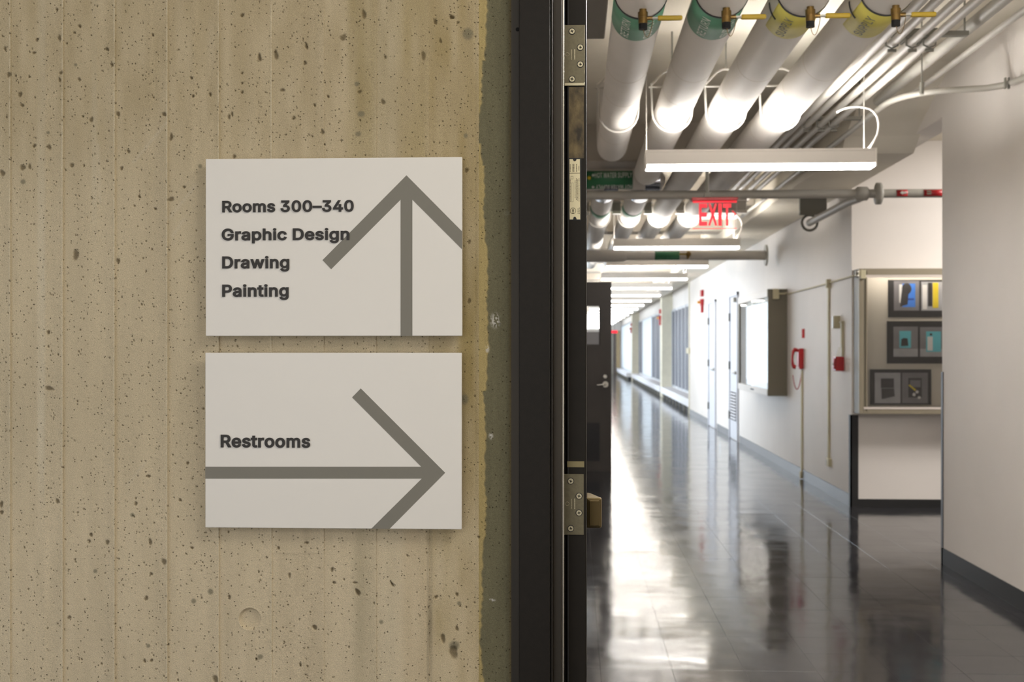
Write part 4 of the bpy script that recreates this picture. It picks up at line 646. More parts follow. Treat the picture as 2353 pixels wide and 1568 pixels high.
# ---------------------------------------------------------------- the two wall signs
def sign(name, quad, arrow_polys, texts, label):
    (x0, y0), (x1, y1) = quad
    YF = YW-.022; YB = YW-.014
    A = PY(x0, y0, YF); Bq = PY(x1, y1, YF)
    t = thing(name, ((A.x+Bq.x)/2, YW, Bq.z), label, 'sign', 'white wayfinding signs on the concrete wall')
    MB().box(A.x, Bq.x, YF, YB, Bq.z, A.z).build('panel', M['sign'], t, .0012)
    for sx in (.12, .88):
        for sz in (.15, .85): cx = A.x+(Bq.x-A.x)*sx; cz = Bq.z+(A.z-Bq.z)*sz; MB().cyl((cx, YB, cz), (cx, YW-.0005, cz), .011, 14).build('standoff', M['steel'], t)
    mb = MB(); n = 0
    for poly in arrow_polys:
        pts = [PY(px, py, YF-.0003) for px, py in poly]
        mb.prism([(min(max(p.x, A.x+.0002), Bq.x-.0002), min(max(p.z, Bq.z+.0002), A.z-.0002)) for p in pts], XZ, YF-.0004, YF+.0001)
    mb.build('arrow', M['arrow'], t)
    for (s, xa, xb, base, cap) in texts:
        P0 = PY(xa, base, YF); P1 = PY(xb, base-cap, YF)
        text_obj('lettering', s, lambda u, v, w_: (P0.x+(P1.x-P0.x)*u, YF-.0004-.0016*w_, P0.z+(P1.z-P0.z)*v), M['letter'], t, depth=1, bold=.026)
    return t
sign('directional_sign', ((472.5, 365.5), (1062, 772.5)),
     [[(934, 403), (741, 598), (761, 619), (920.5, 459), (920.5, 773), (947.5, 773), (947.5, 459), (1062, 573), (1062, 532)]],
     [('Rooms 300–340', 511, 813, 488.5, 28.5), ('Graphic Design', 510, 803, 553, 28.5), ('Drawing', 511, 665, 617.5, 28.5), ('Painting', 511, 663.5, 682.5, 28.5)],
     'upper white acrylic sign with upward grey arrow listing rooms 300–340, Graphic Design, Drawing, Painting')
sign('directional_sign', ((471.5, 811), (1061, 1217.5)),
     [[(1023, 1087), (829, 893), (809, 913.5), (968, 1073), (471, 1073), (471, 1100.5), (969, 1100.5), (853, 1218), (895, 1218)]],
     [('Restrooms', 507.5, 713, 1028.5, 28.5)],
     'lower white acrylic sign reading Restrooms with a grey arrow pointing right')

# ================================================================ OVERHEAD PIPEWORK
PH, PR = H+1.32, .098
PXS = [.247, .546, .845, 1.147]
ORD = ['leftmost', 'second from the left', 'third from the left', 'rightmost']
def arc(cx, cz, r, a0, a1, n): return [(cx+r*math.cos(a0+(a1-a0)*i/n), cz+r*math.sin(a0+(a1-a0)*i/n)) for i in range(n+1)]
def band(x, y0, y1, r, a0, a1, m, name, parent, n=28):
    mb = MB(); A = arc(x, PH, r, a0, a1, n); A2 = arc(x, PH, r-.003, a0, a1, n)
    vs = [(p[0], y0, p[1]) for p in A]+[(p[0], y1, p[1]) for p in A]; N = n+1
    mb.add(vs, [(i, i+1, N+i+1, N+i) for i in range(n)], True)
    o = mb.build(name, m, parent); s = o.modifiers.new('thick', 'SOLIDIFY'); s.thickness = .002; s.offset = -1
    return o
for i, x in enumerate(PXS):
    y_end = [8.15, 9.2, 19.0, 19.0][i]
    lab = ['green-banded insulated pipe, leftmost of the four overhead, turning up above the hot water label',
           'green-banded white insulated pipe, second from the left of the four overhead',
           'yellow-banded white insulated pipe, third from the left of the four overhead',
           'yellow-banded white insulated pipe, rightmost of the four, beside the thin conduits'][i]
    t = thing('insulated_pipe', (x, 2.7, PH), lab, 'pipe', 'four insulated pipes along the corridor ceiling')
    pts = [(x, 2.65, PH), (x, 7.9, PH)]
    if i == 0: pts = [(x, 2.65, PH)] + [(x, 8.0+.22*math.sin(a), PH+.22*(1-math.cos(a))) for a in np.linspace(0, PI/2, 8)] + [(x, 8.22, CH)]
    else: pts = [(x, 2.65, PH), (x, y_end, PH)]
    MB().tube(pts, PR, 40).build('pipe_jacket', M['pipe'], t)
    m = M['teal'] if i < 2 else M['ylab']
    band(x, 4.54, 4.87, PR+.0012, PI, 2*PI, m, 'colour_band', t) if i < 2 else band(x, 4.54, 4.87, PR+.0012, PI*1.14, 2*PI, m, 'colour_band', t)
    band(x, 4.535, 4.548, PR+.003, PI, 2*PI, M['dark'], 'jacket_seam', t)
    if i > 1: band(x, 4.70, 4.712, PR+.002, PI, PI*1.22, M['dark'], 'jacket_seam', t)
    for yy in (3.6, 5.65, 6.2, 7.35, 10.3, 11.4):
        if yy < y_end: band(x, yy, yy+.006, PR+.0006, PI*.9, 2.1*PI, M['beam'], 'jacket_seam', t)
    # printing along the band, wrapped on the curve
    words = [('RETURN', PI*1.33), ('SUPPLY', PI*1.62)] if i < 2 else [('SUPPLY', PI*1.36)]
    for wd, a in words:
        text_obj('band_print', wd, lambda u, v, w_: (x+(PR+.0060)*math.cos(a-.16+.34*(1-v)), 4.59+.24*(1-u), PH+(PR+.0060)*math.sin(a-.16+.34*(1-v))), M['white_ink'] if i < 2 else M['ink'], t, 0, .012)
    # drain valve under the pipe
    yv = 4.42; zb = PH-PR
    dv = MB().cyl((x, yv, zb+.004), (x, yv, zb-.010), .013, 16).cyl((x, yv, zb-.010), (x, yv, zb-.030), .0185, 8).cyl((x, yv, zb-.030), (x, yv, zb-.052), .0165, 16).cyl((x+.01, yv, zb-.032), (x+.034, yv, zb-.032), .008, 12).build('drain_valve', M['brass'], t, .0015)
    MB().cyl((x, yv, zb-.050), (x, yv, zb-.073), .0155, 16).build('valve_cap', M['blk'], dv, .002)
    MB().box(x+.026, x+.055, yv-.007, yv+.007, zb-.036, zb-.029).build('handle_stem', M['steel'], dv)
    hg = MB().box(x+.052, x+.142, yv-.0105, yv+.0105, zb-.041, zb-.024).build('valve_handle', M['yell'], dv, .006); hg.location.z += 0
    MB().tube([(x+.002+.034*u, yv, zb-.073-.045*math.sin(PI*u)**.7 + (.04*u)) for u in np.linspace(0, 1, 16)], .0012, 6).build('cap_tether', M['brass'], dv)
    # clevis hangers
    if i > 0: far = band
def hanger(x, y, lab):
    t = thing('pipe_hanger', (x, y, PH), lab, 'hanger', 'clevis hangers of the insulated pipes')
    r = PR+.012; U = [(x-r-.006, y, PH+.16)] + [(x+r*math.cos(a), y, PH+r*math.sin(a)) for a in np.linspace(PI, 2*PI, 17)] + [(x+r+.006, y, PH+.16)]
    MB().tube(U, .006, 8).build('strap', M['cond'], t)
    MB().tube([(x-r-.006, y, PH+.15), (x-.05, y, PH+.22), (x-.02, y, PH+.235), (x+.02, y, PH+.235), (x+.05, y, PH+.22), (x+r+.006, y, PH+.15)], .007, 8).build('yoke', M['cond'], t)
    MB().cyl((x-r-.02, y, PH+.14), (x+r+.02, y, PH+.14), .006, 10).build('cross_bolt', M['cond'], t)
    MB().cyl((x, y, PH+.23), (x, y, CH), .005, 8).build('rod', M['steel'], t)
for i, x in enumerate(PXS): hanger(x, 6.86, 'hanger over the nearest light fixture, on the %s insulated pipe' % ORD[i])
for i, x in enumerate(PXS[1:]): hanger(x, 12.3, 'farther clevis hanger left of the exit sign, on the %s insulated pipe' % ORD[i+1])
# continuation of the first pipe beyond its riser
for i, (x, lab) in enumerate([(PXS[0], 'white insulated pipe behind the hot water label, beside the near door leaf'), (PXS[1], 'white insulated pipe beyond the elbow of the green-labelled pipe')]):
    t = thing('insulated_pipe', (x, 9.9, PH), lab, 'pipe')
    MB().tube([(x, 9.9, PH), (x, 19.0, PH)], PR, 36).build('pipe_jacket', M['pipe'], t)
    band(x, 11.3, 11.55, PR+.0012, PI, 2*PI, M['teal'], 'colour_band', t)
    MB().tube([(x, 9.88, PH), (x, 10.3, PH)], PR+.004, 36).build('foil_wrap', M['foil'], t)
hanger(PXS[0], 12.3, 'farther clevis hanger on the pipe beside the near door leaf')

def xlabel(parent, xa, xb, y, zc, r, mb_mat, a0=-1.15, a1=.75):
    A = [(y-(r+.0015)*math.cos(a), zc+(r+.0015)*math.sin(a)) for a in np.linspace(a0, a1, 16)]
    mb = MB(); mb.add([(xa, *p) for p in A]+[(xb, *p) for p in A], [(k, k+1, 17+k, 16+k) for k in range(15)], True)
    o = mb.build('pipe_label', mb_mat, parent); s = o.modifiers.new('thick', 'SOLIDIFY'); s.thickness = .0015; s.offset = -1
    return o
def xtext(parent, s, xa, xb, y, zc, r, ac, dh, m, flip=False):
    def fn(u, v, w_):
        if flip: u, v = 1-u, 1-v
        a = ac+dh*(v-.5); return (xa+(xb-xa)*u, y-(r+.0068)*math.cos(a), zc+(r+.0068)*math.sin(a))
    return text_obj('label_print', s, fn, m, parent, 0, .018)
# transverse hot water pipe
YT = 9.5; ZTp = PY(1450, 412.5, YT).z; RT = .5*(PY(1450, 388, YT).z-PY(1450, 437, YT).z)
t = thing('insulated_pipe', (0, YT, ZTp), 'short white insulated pipe crossing sideways with the green HOT WATER SUPPLY label', 'pipe')
xe = XY(1530, YT)
MB().tube([(XL+.01, YT, ZTp), (xe-.14, YT, ZTp)] + [(xe-.14+.06*math.sin(a), YT+.06*(1-math.cos(a)), ZTp) for a in np.linspace(.2, PI/2, 6)] + [(xe-.08, YT+.3, ZTp)], RT, 32).build('pipe_jacket', M['pipe'], t)
pl = xlabel(t, XY(1340, YT), XY(1453, YT), YT, ZTp, RT, M['green'])
xtext(pl, 'HOT WATER SUPPLY', XY(1366, YT), XY(1451.5, YT), YT, ZTp, RT, .26, .48, M['white_ink'])
xtext(pl, 'HOT WATER SUPPLY', XY(1369, YT), XY(1451.5, YT), YT, ZTp, RT, -.82, .42, M['white_ink'], True)
for ac in (.26, -.85):
    mb = MB(); R3 = RT+.0055
    def q(px, a): return (XY(px, YT), YT-R3*math.cos(a), ZTp+R3*math.sin(a))
    mb.add([q(1359, ac), q(1362.5, ac+.2), q(1362.5, ac+.09), q(1365.5, ac+.09), q(1365.5, ac-.09), q(1362.5, ac-.09), q(1362.5, ac-.2)], [(0, 1, 2), (0, 5, 6), (2, 3, 4, 5), (0, 2, 5)])
    mb.build('label_arrow', M['white_ink'], pl)
tag(MB().ball((XY(1354, YT-.1), YT-RT-.02, PY(1354, 409, YT-.1).z), .014, 12).build('valve_knob', M['ylw'], t), 'round yellow valve knob')
for k, (a, b2) in enumerate(((1388, 1420), (1482, 1516))):
    MB().tube([(XY(a, YT), YT, ZTp-.012), (XY(b2, YT), YT, ZTp-.012)], RT-.004, 20).build('foil_wrap', M['foil'], t)
# second transverse pipe
YT2 = 14.45; Z2 = PY(1600, 587.5, YT2).z; R2 = .5*(PY(1600, 577, YT2).z-PY(1600, 598.5, YT2).z)
t = thing('insulated_pipe', (0.5, YT2, Z2), 'farther grey-white pipe crossing the corridor with a small green label', 'pipe')
MB().tube([(XL+.01, YT2, Z2), (XY(1762, YT2), YT2, Z2)], R2, 24).build('pipe_jacket', M['pipe'], t)
MB().tube([(XL+.01, YT2, Z2), (XY(1432, YT2), YT2, Z2), (XY(1440, YT2), YT2, Z2)], [R2+.02, R2+.02, R2], 24).build('pipe_sleeve', M['pipe'], t)
pl = xlabel(t, XY(1504, YT2), XY(1561, YT2), YT2, Z2, R2, M['green'], -1.2, 1.0)
xtext(pl, 'HOT WATER SUPPLY', XY(1508, YT2), XY(1559, YT2), YT2, Z2, R2, -.6, .45, M['teal'], True)
MB().box(XY(1561, YT2-.15), XY(1577, YT2-.15), YT2-.16, YT2-.14, PY(1570, 586, YT2-.15).z, PY(1570, 582.5, YT2-.15).z).build('valve_handle', M['yell'], t)
MB().cyl((XY(1581, YT2-.1), YT2-.1, PY(1581, 580, YT2-.1).z), (XY(1581, YT2-.1), YT2-.1, PY(1581, 596, YT2-.1).z), .018, 12).ball((XY(1582, YT2-.1), YT2-.1, PY(1581, 584, YT2-.1).z), .035, 10).build('drain_valve', M['brass'], t)
MB().cyl((XY(1758, YT2), YT2, Z2), (XY(1762, YT2), YT2, Z2), .125, 20).build('wall_flange', M['condg'], t, .01)

# sprinkler main with coupling, tee and branch
YS = 9.3; ZS = PY(1800, 446.5, YS).z; RS = .5*(PY(1800, 437, YS).z-PY(1800, 457, YS).z)
t = thing('sprinkler_pipe', (1, YS, ZS), 'grey sprinkler main crossing above the exit sign, red labels at its right end', 'pipe')
MB().tube([(XL+.01, YS, ZS), (4.2, YS, ZS)], RS, 20).build('pipe_run', M['condg'], t)
MB().tube([(XY(1965, YS), YS, ZS), (XY(1970, YS), YS, ZS), (XY(1992, YS), YS, ZS), (XY(1996, YS), YS, ZS)], [RS+.004, RS+.02, RS+.02, RS+.004], 20).build('tee_fitting', M['condg'], t)
MB().tube([(XY(2010, YS), YS, ZS), (XY(2013, YS), YS, ZS), (XY(2024, YS), YS, ZS), (XY(2028, YS), YS, ZS)], [RS+.01, RS+.05, RS+.05, RS+.01], 24).build('flange', M['condg'], t)
xb_ = XY(1978, YS)
MB().tube([(xb_, YS, ZS-.03), (xb_-.03, YS+.3, ZS-.03), (xb_-.03, PX(1868, 512, xb_).y, ZS-.03)], RS*.95, 16).build('branch', M['condg'], t)
yb_ = PX(1868, 512, xb_).y
MB().tube([(xb_-.03, yb_, ZS-.03+.09*math.cos(a)) if 0 else (xb_-.03+.07*math.sin(a), yb_, ZS-.03+.07*math.cos(a)) for a in np.linspace(0, 2*PI, 17)[:-1]], .012, 8, closed=True).build('ring_hanger', M['strut'], t)
MB().box(xb_-.12, xb_+.12, yb_-.02, yb_+.02, ZS+.04, H+1.355).build('beam_clamp', M['strut'], t)
for (a, b2, nm) in ((2058, 2083, 'arrow'), (2120, 2178, 'words')):
    la = xlabel(t, XY(a, YS), XY(b2, YS), YS, ZS, RS, M['red'], -.75, .75)
    if nm == 'arrow':
        R3 = RS+.0055
        def q(px, v): aa = v; return (XY(px, YS), YS-R3*math.cos(aa), ZS+R3*math.sin(aa))
        MB().add([q(2065, .02), q(2072, .45), q(2072, .2), q(2080, .2), q(2080, -.16), q(2072, -.16), q(2072, -.41)], [(0, 1, 2), (0, 5, 6), (2, 3, 4, 5), (0, 2, 5)]).build('label_arrow', M['white_ink'], la)
    else:
        xtext(la, 'SPRINKLER', XY(2124, YS), XY(2174, YS), YS, ZS, RS, .05, .8, M['white_ink']) if 0 else None
        MB().add([(XY(2127, YS)+(XY(2137, YS)-XY(2127, YS))*u, YS-(RS+.0055)*math.cos(v), ZS+(RS+.0055)*math.sin(v)) for u in (0, 1) for v in (-.35, .4)], [(0, 1, 3, 2)]).build('label_print', M['ink'], la)

# white steel channel the pipes cross at the second fixture
YC = 11.6
t = thing('steel_channel', (.6, YC, H+1.35), 'white steel channel crossing behind the exit sign, between the insulated pipes', 'channel')
gaps = [XL+.02] + [v for x in PXS for v in (x-PR-.012, x+PR+.012)] + [XY(1715, YC)]
for g0, g1 in zip(gaps[::2], gaps[1::2]):
    MB().box(g0, g1, YC, YC+.04, PY(1500, 492, YC).z, PY(1500, 459, YC).z).build('web', M['cond'], t)
    MB().box(g0, g1, YC-.05, YC-.0005, PY(1500, 466, YC).z, PY(1500, 458, YC).z).build('top_flange', M['fix'], t, .003)
    MB().box(g0, g1, YC-.05, YC-.0005, PY(1500, 492, YC).z, PY(1500, 485, YC).z).build('bottom_flange', M['fix'], t, .003)

# conduits on strut channels
HC = H+1.455
def conduit(pts, r, lab, m=M['cond']):
    o = MB().tube(pts, r, 14).build('conduit', m); tag(o, lab, 'conduit', 'conduits running along the right of the insulated pipes'); return o
names = ['pale conduit hugging the rightmost insulated pipe', 'second thin pale conduit to the right of the insulated pipes, on the steel channels', 'third pale conduit from the insulated pipes, clamped to the channels', 'fourth pale conduit, just left of the bending one', ]
for k, rt in enumerate((1.0, 1.05, 1.11, 1.166)):
    xk = rt*1.44
    conduit([(xk, 2.7, HC-.005), (xk, 13.5, HC-.005)], .021 if k else .026, names[k])
zb_ = PY(2200, 203, 6.62).z; xbend = 1.765
A = [(xbend, 13.0, zb_), (xbend, 7.05, zb_)] + [(xbend+.3*(1-math.cos(a)), 7.05-.3*math.sin(a)*1.3, zb_) for a in np.linspace(.15, PI/2, 8)] + [(2.20, 6.62, zb_), (2.27, 6.55, zb_), (2.30, 6.40, zb_), (2.305, 5.0, zb_-.14)]
conduit(A, .017, 'grey conduit that bends right and crosses to the near wall', M['condg'])
conduit([(1.90, 2.7, HC+.09), (1.90, 7.75, HC+.09)], .030, 'thick grey conduit, rightmost of the overhead run, under the ceiling', M['condg'])
conduit([(2.07, 2.7, HC+.10), (2.07, 7.6, HC+.10)], .016, 'thin pale conduit beside the thick grey one near the right wall')
def strut(y, lab, px0=None):
    t = thing('strut_channel', (1.63, y, HC), lab, 'bracket')
    x0, x1 = 1.447, 1.824; z0 = HC+.020; 
    MB().box(x0, x1+.035, y-.02, y+.02, z0, z0+.022).build('channel', M['strut'], t, .002)
    for xx in (1.505, 1.60, 1.68):
        MB().tube([(xx-.03, y, z0), (xx-.028, y, HC-.02), (xx, y, HC-.034), (xx+.028, y, HC-.02), (xx+.03, y, z0)], .005, 6).build('conduit_clamp', M['strut'], t)
        MB().cyl((xx-.02, y, HC-.045), (xx+.02, y, HC-.045), .008, 8).build('clamp_screw', M['strut'], t)
    MB().cyl((x1+.02, y, z0), (x1+.02, y, CH), .005, 8).build('rod', M['steel'], t)
    MB().cyl((x0+.03, y, z0), (x0+.03, y, CH), .005, 8).build('rod', M['steel'], t)
    return t
strut(5.87, 'grey strut channel holding the conduits, near the top right')
strut(8.0, 'brightly lit strut channel with clamps above the right end of the nearest light fixture')
t = thing('junction_box', (1.72, 5.87, HC+.1), 'flat grey electrical box above the nearer strut channel', 'box')
MB().box(XY(2085, 5.9), XY(2160, 5.9), 5.92, 6.05, PY(2100, 86, 5.9).z, PY(2100, 62, 5.9).z).build('box_body', M['strut'], t, .004)
MB().cyl((XY(2150, 5.9), 5.95, PY(2100, 62, 5.9).z), (XY(2150, 5.9), 5.95, CH), .006, 8).build('rod', M['steel'], t)
t = thing('pipe_support', (XY(2118, 6.62), 6.62, zb_), 'thin threaded rod and clamp holding the bending grey conduit', 'hanger')
xr_ = XY(2118, 6.62)
MB().cyl((xr_, 6.62, zb_), (xr_, 6.62, CH), .004, 8).build('rod', M['strut'], t)
MB().cyl((xr_, 6.62, zb_-.03), (xr_, 6.62, zb_+.034), .012, 12).build('clamp', M['strut'], t)
for px in (2310, 2318):
    t2 = B(XY(px-1.5, 6.5), XY(px+1.5, 6.5), 6.49, 6.51, zb_-.03, zb_+.028)
    tag(t2.build('conduit_strap', M['strut']), 'small strap on the grey conduit at the near right wall, %s' % ('left one' if px == 2310 else 'right one'), 'strap')
# duct corner at top left of the view
tag(B(XL+.01, XY(1389, 5.95), 2.7, 5.95, PY(1370, 90, 5.95).z, CH-.02).build('air_duct', M['duct'], None, .006), 'grey box duct above the near door leaf, at the ceiling', 'duct')

# ================================================================ LIGHT FIXTURES
FY = [2.95, 6.64, 12.0, 14.8] + [17.5+2.72*i for i in range(17)]  # first entry is an added fixture above the view, brightening the near wall
OW = ['overhead', 'nearest', 'second', 'third', 'fourth', 'fifth', 'sixth', 'seventh', 'eighth', 'ninth', 'tenth']
def fixture(y, lab, near):
    x0, x1 = .385, 1.605; z0 = H+.964; z1 = H+1.052
    t = thing('light_fixture', (.99, y, z0), lab, 'light', 'linear light fixtures along the corridor')
    MB().box(x0, x1, y-.06, y+.06, z0+.021, z1).build('housing', M['fix'], t, .003)
    MB().box(x0+.004, x1-.004, y-.058, y+.058, z0, z0+.0208).build('lens', M['lens'] if y > 4 else M['fill_lens'], t, .006)
    for s_ in (-1, 1): MB().box(x0+.004, x1-.004, y+s_*.057-.003, y+s_*.057+.003, z1, z1+.012).build('housing_lip', M['fix'], t)
    MB().box(x0+.02, x1-.02, y-.045, y+.045, z1, z1+.003).build('uplight', M['lensu'], t)
    for xx in (x0, x1): B(xx-.004, xx+.004, y-.063, y+.063, z0+.004, z1+.012).build('end_cap', M['fix'], t, .001)
    for xx in (x0+.004, x1-.05): MB().cyl((xx, y, z1), (xx, y, CH), .0025, 6).build('suspension_wire', M['cond'], t)
    if near:
        xa = x1-.045; pts = [(xa, y-.02, z1), (xa+.05, y-.02, z1+.06), (xa+.075, y, z1+.12), (xa+.07, y, z1+.19), (xa+.03, y, z1+.235), (xa-.04, y+.02, z1+.25), (xa-.10, y+.03, z1+.245), (xa-.14, y+.05, z1+.225)]
        sm = []
        for k in range(len(pts)-1):
            for u in (0, .5): sm.append(Vector(pts[k]).lerp(Vector(pts[k+1]), u))
        sm.append(Vector(pts[-1])); sm = [sm[0]]+[(sm[k-1]+sm[k]*2+sm[k+1])/4 for k in range(1, len(sm)-1)]+[sm[-1]]
        MB().tube(sm, .0055, 8).build('power_cord', M['fix'], t)
    return t
for i, y in enumerate(FY):
    fixture(y, ('nearest and largest suspended white linear light fixture, below the lit pipes' if i == 1 else 'unseen white linear light fixture added inside the doorway to brighten the near wall' if i == 0 else '%s suspended white linear light fixture, counted down the corridor' % OW[i]) if i < 11 else 'faint bright light strip at the far end of the fixture row', 0 < i < 5)
# long fixture in the side hall, out of view, lights the return wall
# ================================================================ EXIT SIGNS
def exit_sign(px0, px1, pt, pb, Y, lab, arrow=True, full=True):
    x0, x1 = XY(px0, Y), XY(px1, Y); zt = PY(px0, pt, Y).z; zb = PY(px0, pb, Y).z; W = x1-x0; Hh = zt-zb
    t = thing('exit_sign', ((x0+x1)/2, Y, zb), lab, 'sign')
    MB().box(x0, x1, Y, Y+.008, zb, zt).build('acrylic_panel', M['acryl'] if full else M['exit'], t)
    MB().box(x0-.008*full, x1+.004*full, Y-.03, Y+.05, zt, zt+.012*full+.008).build('top_housing', M['red'], t, .003)
    if full:
        MB().box(x0, x1, Y-.001, Y+.009, zt-.012, zt).build('lit_edge', M['exit'], t)
        MB().box(x0, x1, Y-.001, Y+.009, zb-.003, zb).build('lower_edge', M['exit'], t)
        lx0, lx1 = XY(1606, Y), XY(1684, Y); lz0, lz1 = PY(1650, 519, Y).z, PY(1650, 468, Y).z
        bold = .024
        for ch, a, b2 in (('E', 1606, 1625), ('X', 1627, 1648), ('I', 1650.5, 1658.5), ('T', 1661, 1680)):
            a_, b_ = XY(a, Y), XY(b2, Y)
            text_obj('letter', ch, lambda u, v, w_: (a_+(b_-a_)*u, Y-.001-.002*w_, lz0+(lz1-lz0)*v), M['exit'], t, 1, bold)
        mb = MB()
        for c in ([(1681, 484.5), (1684.5, 484.5), (1692, 492.5), (1688, 492.5)], [(1688, 492.5), (1692, 492.5), (1684.5, 501), (1681, 501)]):
            mb.prism([(XY(p, Y), PY(p, q_, Y).z) for p, q_ in c], XZ, Y-.004, Y-.001)
        mb.build('chevron', M['exit'], t)
        MB().box(XY(1618, Y), XY(1636, Y), Y-.015, Y+.03, zt+.019, zt+.05).cyl((XY(1625, Y), Y, zt+.04), (XY(1625, Y), Y, PH-PR-.001), .011, 12).build('mounting_stem', M['strut'], t)
    else:
        MB().cyl(((x0+x1)/2, Y, zt), ((x0+x1)/2, Y, H+1.5), .01, 6).build('mounting_stem', M['strut'], t)
    return t
exit_sign(1592, 1693, 462, 525, 7.9, 'clear acrylic EXIT sign with red letters and right chevron, under the sprinkler main')
exit_sign(1405, 1419, 760, 766, 60.0, 'tiny red exit sign at the far end of the corridor', full=False)

# ================================================================ GLAZED DISPLAY CASES
def yz(px, py, X): p = PX(px, py, X); return p
# case on the return wall
YF_ = YRET-.22
cx0 = XR+.012; cx1 = 4.75; zt = PY(2050, 617, YF_).z; zb = PY(2050, 952, YF_).z
t = thing('display_case', ((cx0+cx1)/2, YRET-.11, zb), 'tan framed glazed display case with artworks, on the return wall behind the near wall', 'display case')
MB().box(cx0, cx1, YRET-.02, YRET-.001, zb, zt).build('back_panel', M['case'], t)
MB().box(cx0, cx0+.018, YF_+.03, YRET-.02, zb, zt).build('side_panel', M['tand'], t)
MB().box(cx1-.018, cx1, YF_+.03, YRET-.02, zb, zt).build('side_panel', M['tand'], t)
MB().box(cx0+.018, cx1-.018, YF_+.03, YRET-.02, zt-.02, zt).build('top_panel', M['tan'], t)
MB().box(cx0+.018, cx1-.018, YF_+.03, YRET-.02, zb, zb+.02).build('bottom_panel', M['tan'], t)
fl = XY(1993, YF_); 
MB().box(cx0, fl-.03, YF_, YF_+.03, zb, zt).build('left_stile', M['tan'], t, .004)
MB().box(fl-.03, fl-.012, YF_+.006, YF_+.03, zb+.02, zt-.02).build('inner_stile', M['tand'], t, .002)
MB().box(fl-.012, fl, YF_, YF_+.03, zb+.02, zt-.02).build('inner_bead', M['tan'], t, .002)
MB().box(fl-.03, cx1, YF_, YF_+.03, PY(2050, 632, YF_).z, zt).build('top_rail', M['tan'], t, .003)
MB().box(fl-.03, cx1, YF_-.004, YF_+.03, PY(2050, 637.5, YF_).z, PY(2050, 632, YF_).z).build('top_track', M['track'], t)
MB().box(fl-.03, cx1, YF_, YF_+.03, zb, PY(2050, 941, YF_).z).build('bottom_rail', M['tan'], t, .003)
MB().box(fl-.03, cx1, YF_-.004, YF_+.05, PY(2050, 941, YF_).z, PY(2050, 936, YF_).z).build('bottom_track', M['track'], t)
MB().box(fl, 3.5, YF_+.012, YF_+.015, PY(2050, 936, YF_).z, PY(2050, 637.5, YF_).z).build('glass_pane', M['glass'], t)
MB().box(3.45, cx1-.03, YF_+.02, YF_+.023, PY(2050, 936, YF_).z, PY(2050, 637.5, YF_).z).build('glass_pane', M['glass'], t)
MB().cyl((fl+.02, YF_+.046, zt-.034), (cx1-.05, YF_+.046, zt-.034), .010, 10).build('case_lamp', M['case_lamp'], t)
# mounted art boards
YB_ = YRET-.028
def rect(x0, x1, y0, y1, Y, m, name, par, lift=.002, tilt=0):
    a = PY(x0, y0, Y); b = PY(x1, y1, Y); return MB().box(a.x, b.x, Y-lift, Y, b.z, a.z).build(name, m, par)
def artboard(lab, Y, body, items):
    a = PY(body[0], body[2], Y); b = PY(body[1], body[3], Y)
    t = thing('mounted_print', ((a.x+b.x)/2, Y, b.z), lab, 'artwork', 'black mounted prints inside the tan display case')
    MB().box(a.x, b.x, Y, Y+.006, b.z, a.z).build('mount_board', M['board'], t)
    cur = None
    for it in items:
        kind, m, r = it[:3]
        if kind == 'photo': cur = rect(*r, Y, M[m], 'photograph', t, .002)
        elif kind == 'poly':
            lift = .0035 if len(it) < 4 else it[3]
            pts = [PY(p[0], p[1], Y) for p in r]; MB().prism([(p.x, p.z) for p in pts], XZ, Y-lift, Y-.001).build('printed_shape', M[m], cur)
        else:
            lift = .003 if len(it) < 4 else it[3]; rect(*r, Y, M[m], 'printed_area', cur, lift)
    return t
def ell(cx, cy, rx, ry, n=18): return [(cx+rx*math.cos(2*PI*k/n), cy+ry*math.sin(2*PI*k/n)) for k in range(n)]
artboard('black mount board with blue, white and yellow prints, uppermost in the case', YB_, (2041, 2196, 643.5, 729.5),
 [('photo', 'gph', (2054, 2112, 646, 714)), ('r', 'blue', (2073, 2103, 652, 706)), ('r', 'wpr', (2066, 2073, 654, 696)), ('poly', 'charc', ell(2083, 664, 11, 13), .005), ('poly', 'charc', [(2072, 668), (2088, 668), (2085, 700), (2068, 705)], .0045), ('r', 'navy', (2085, 2100, 686, 690), .0045),
  ('photo', 'lph', (2117, 2175, 648, 714)), ('r', 'wpr', (2120, 2130, 655, 711)), ('r', 'board', (2132, 2142, 650, 704), .004), ('r', 'ylw', (2143, 2156, 650, 708), .0035)])
artboard('black mount board with two turquoise prints, middle one in the case', YB_, (2038, 2186, 738, 836),
 [('photo', 'gph', (2053, 2109, 751, 820)), ('r', 'lph', (2053, 2109, 802, 820), .0025), ('r', 'turq', (2066.5, 2093, 761, 800)), ('poly', 'board', [(2071, 780), (2076, 777), (2085, 778), (2087, 795), (2070, 796)], .005),
  ('photo', 'gph', (2114, 2172, 752, 820)), ('r', 'lph', (2114, 2172, 802, 820), .0025), ('r', 'turq', (2128, 2162, 762, 809)), ('r', 'wpr', (2131, 2143, 774, 806), .004), ('poly', 'board', ell(2139, 769, 3, 3), .005)])
YB2 = YRET-.075
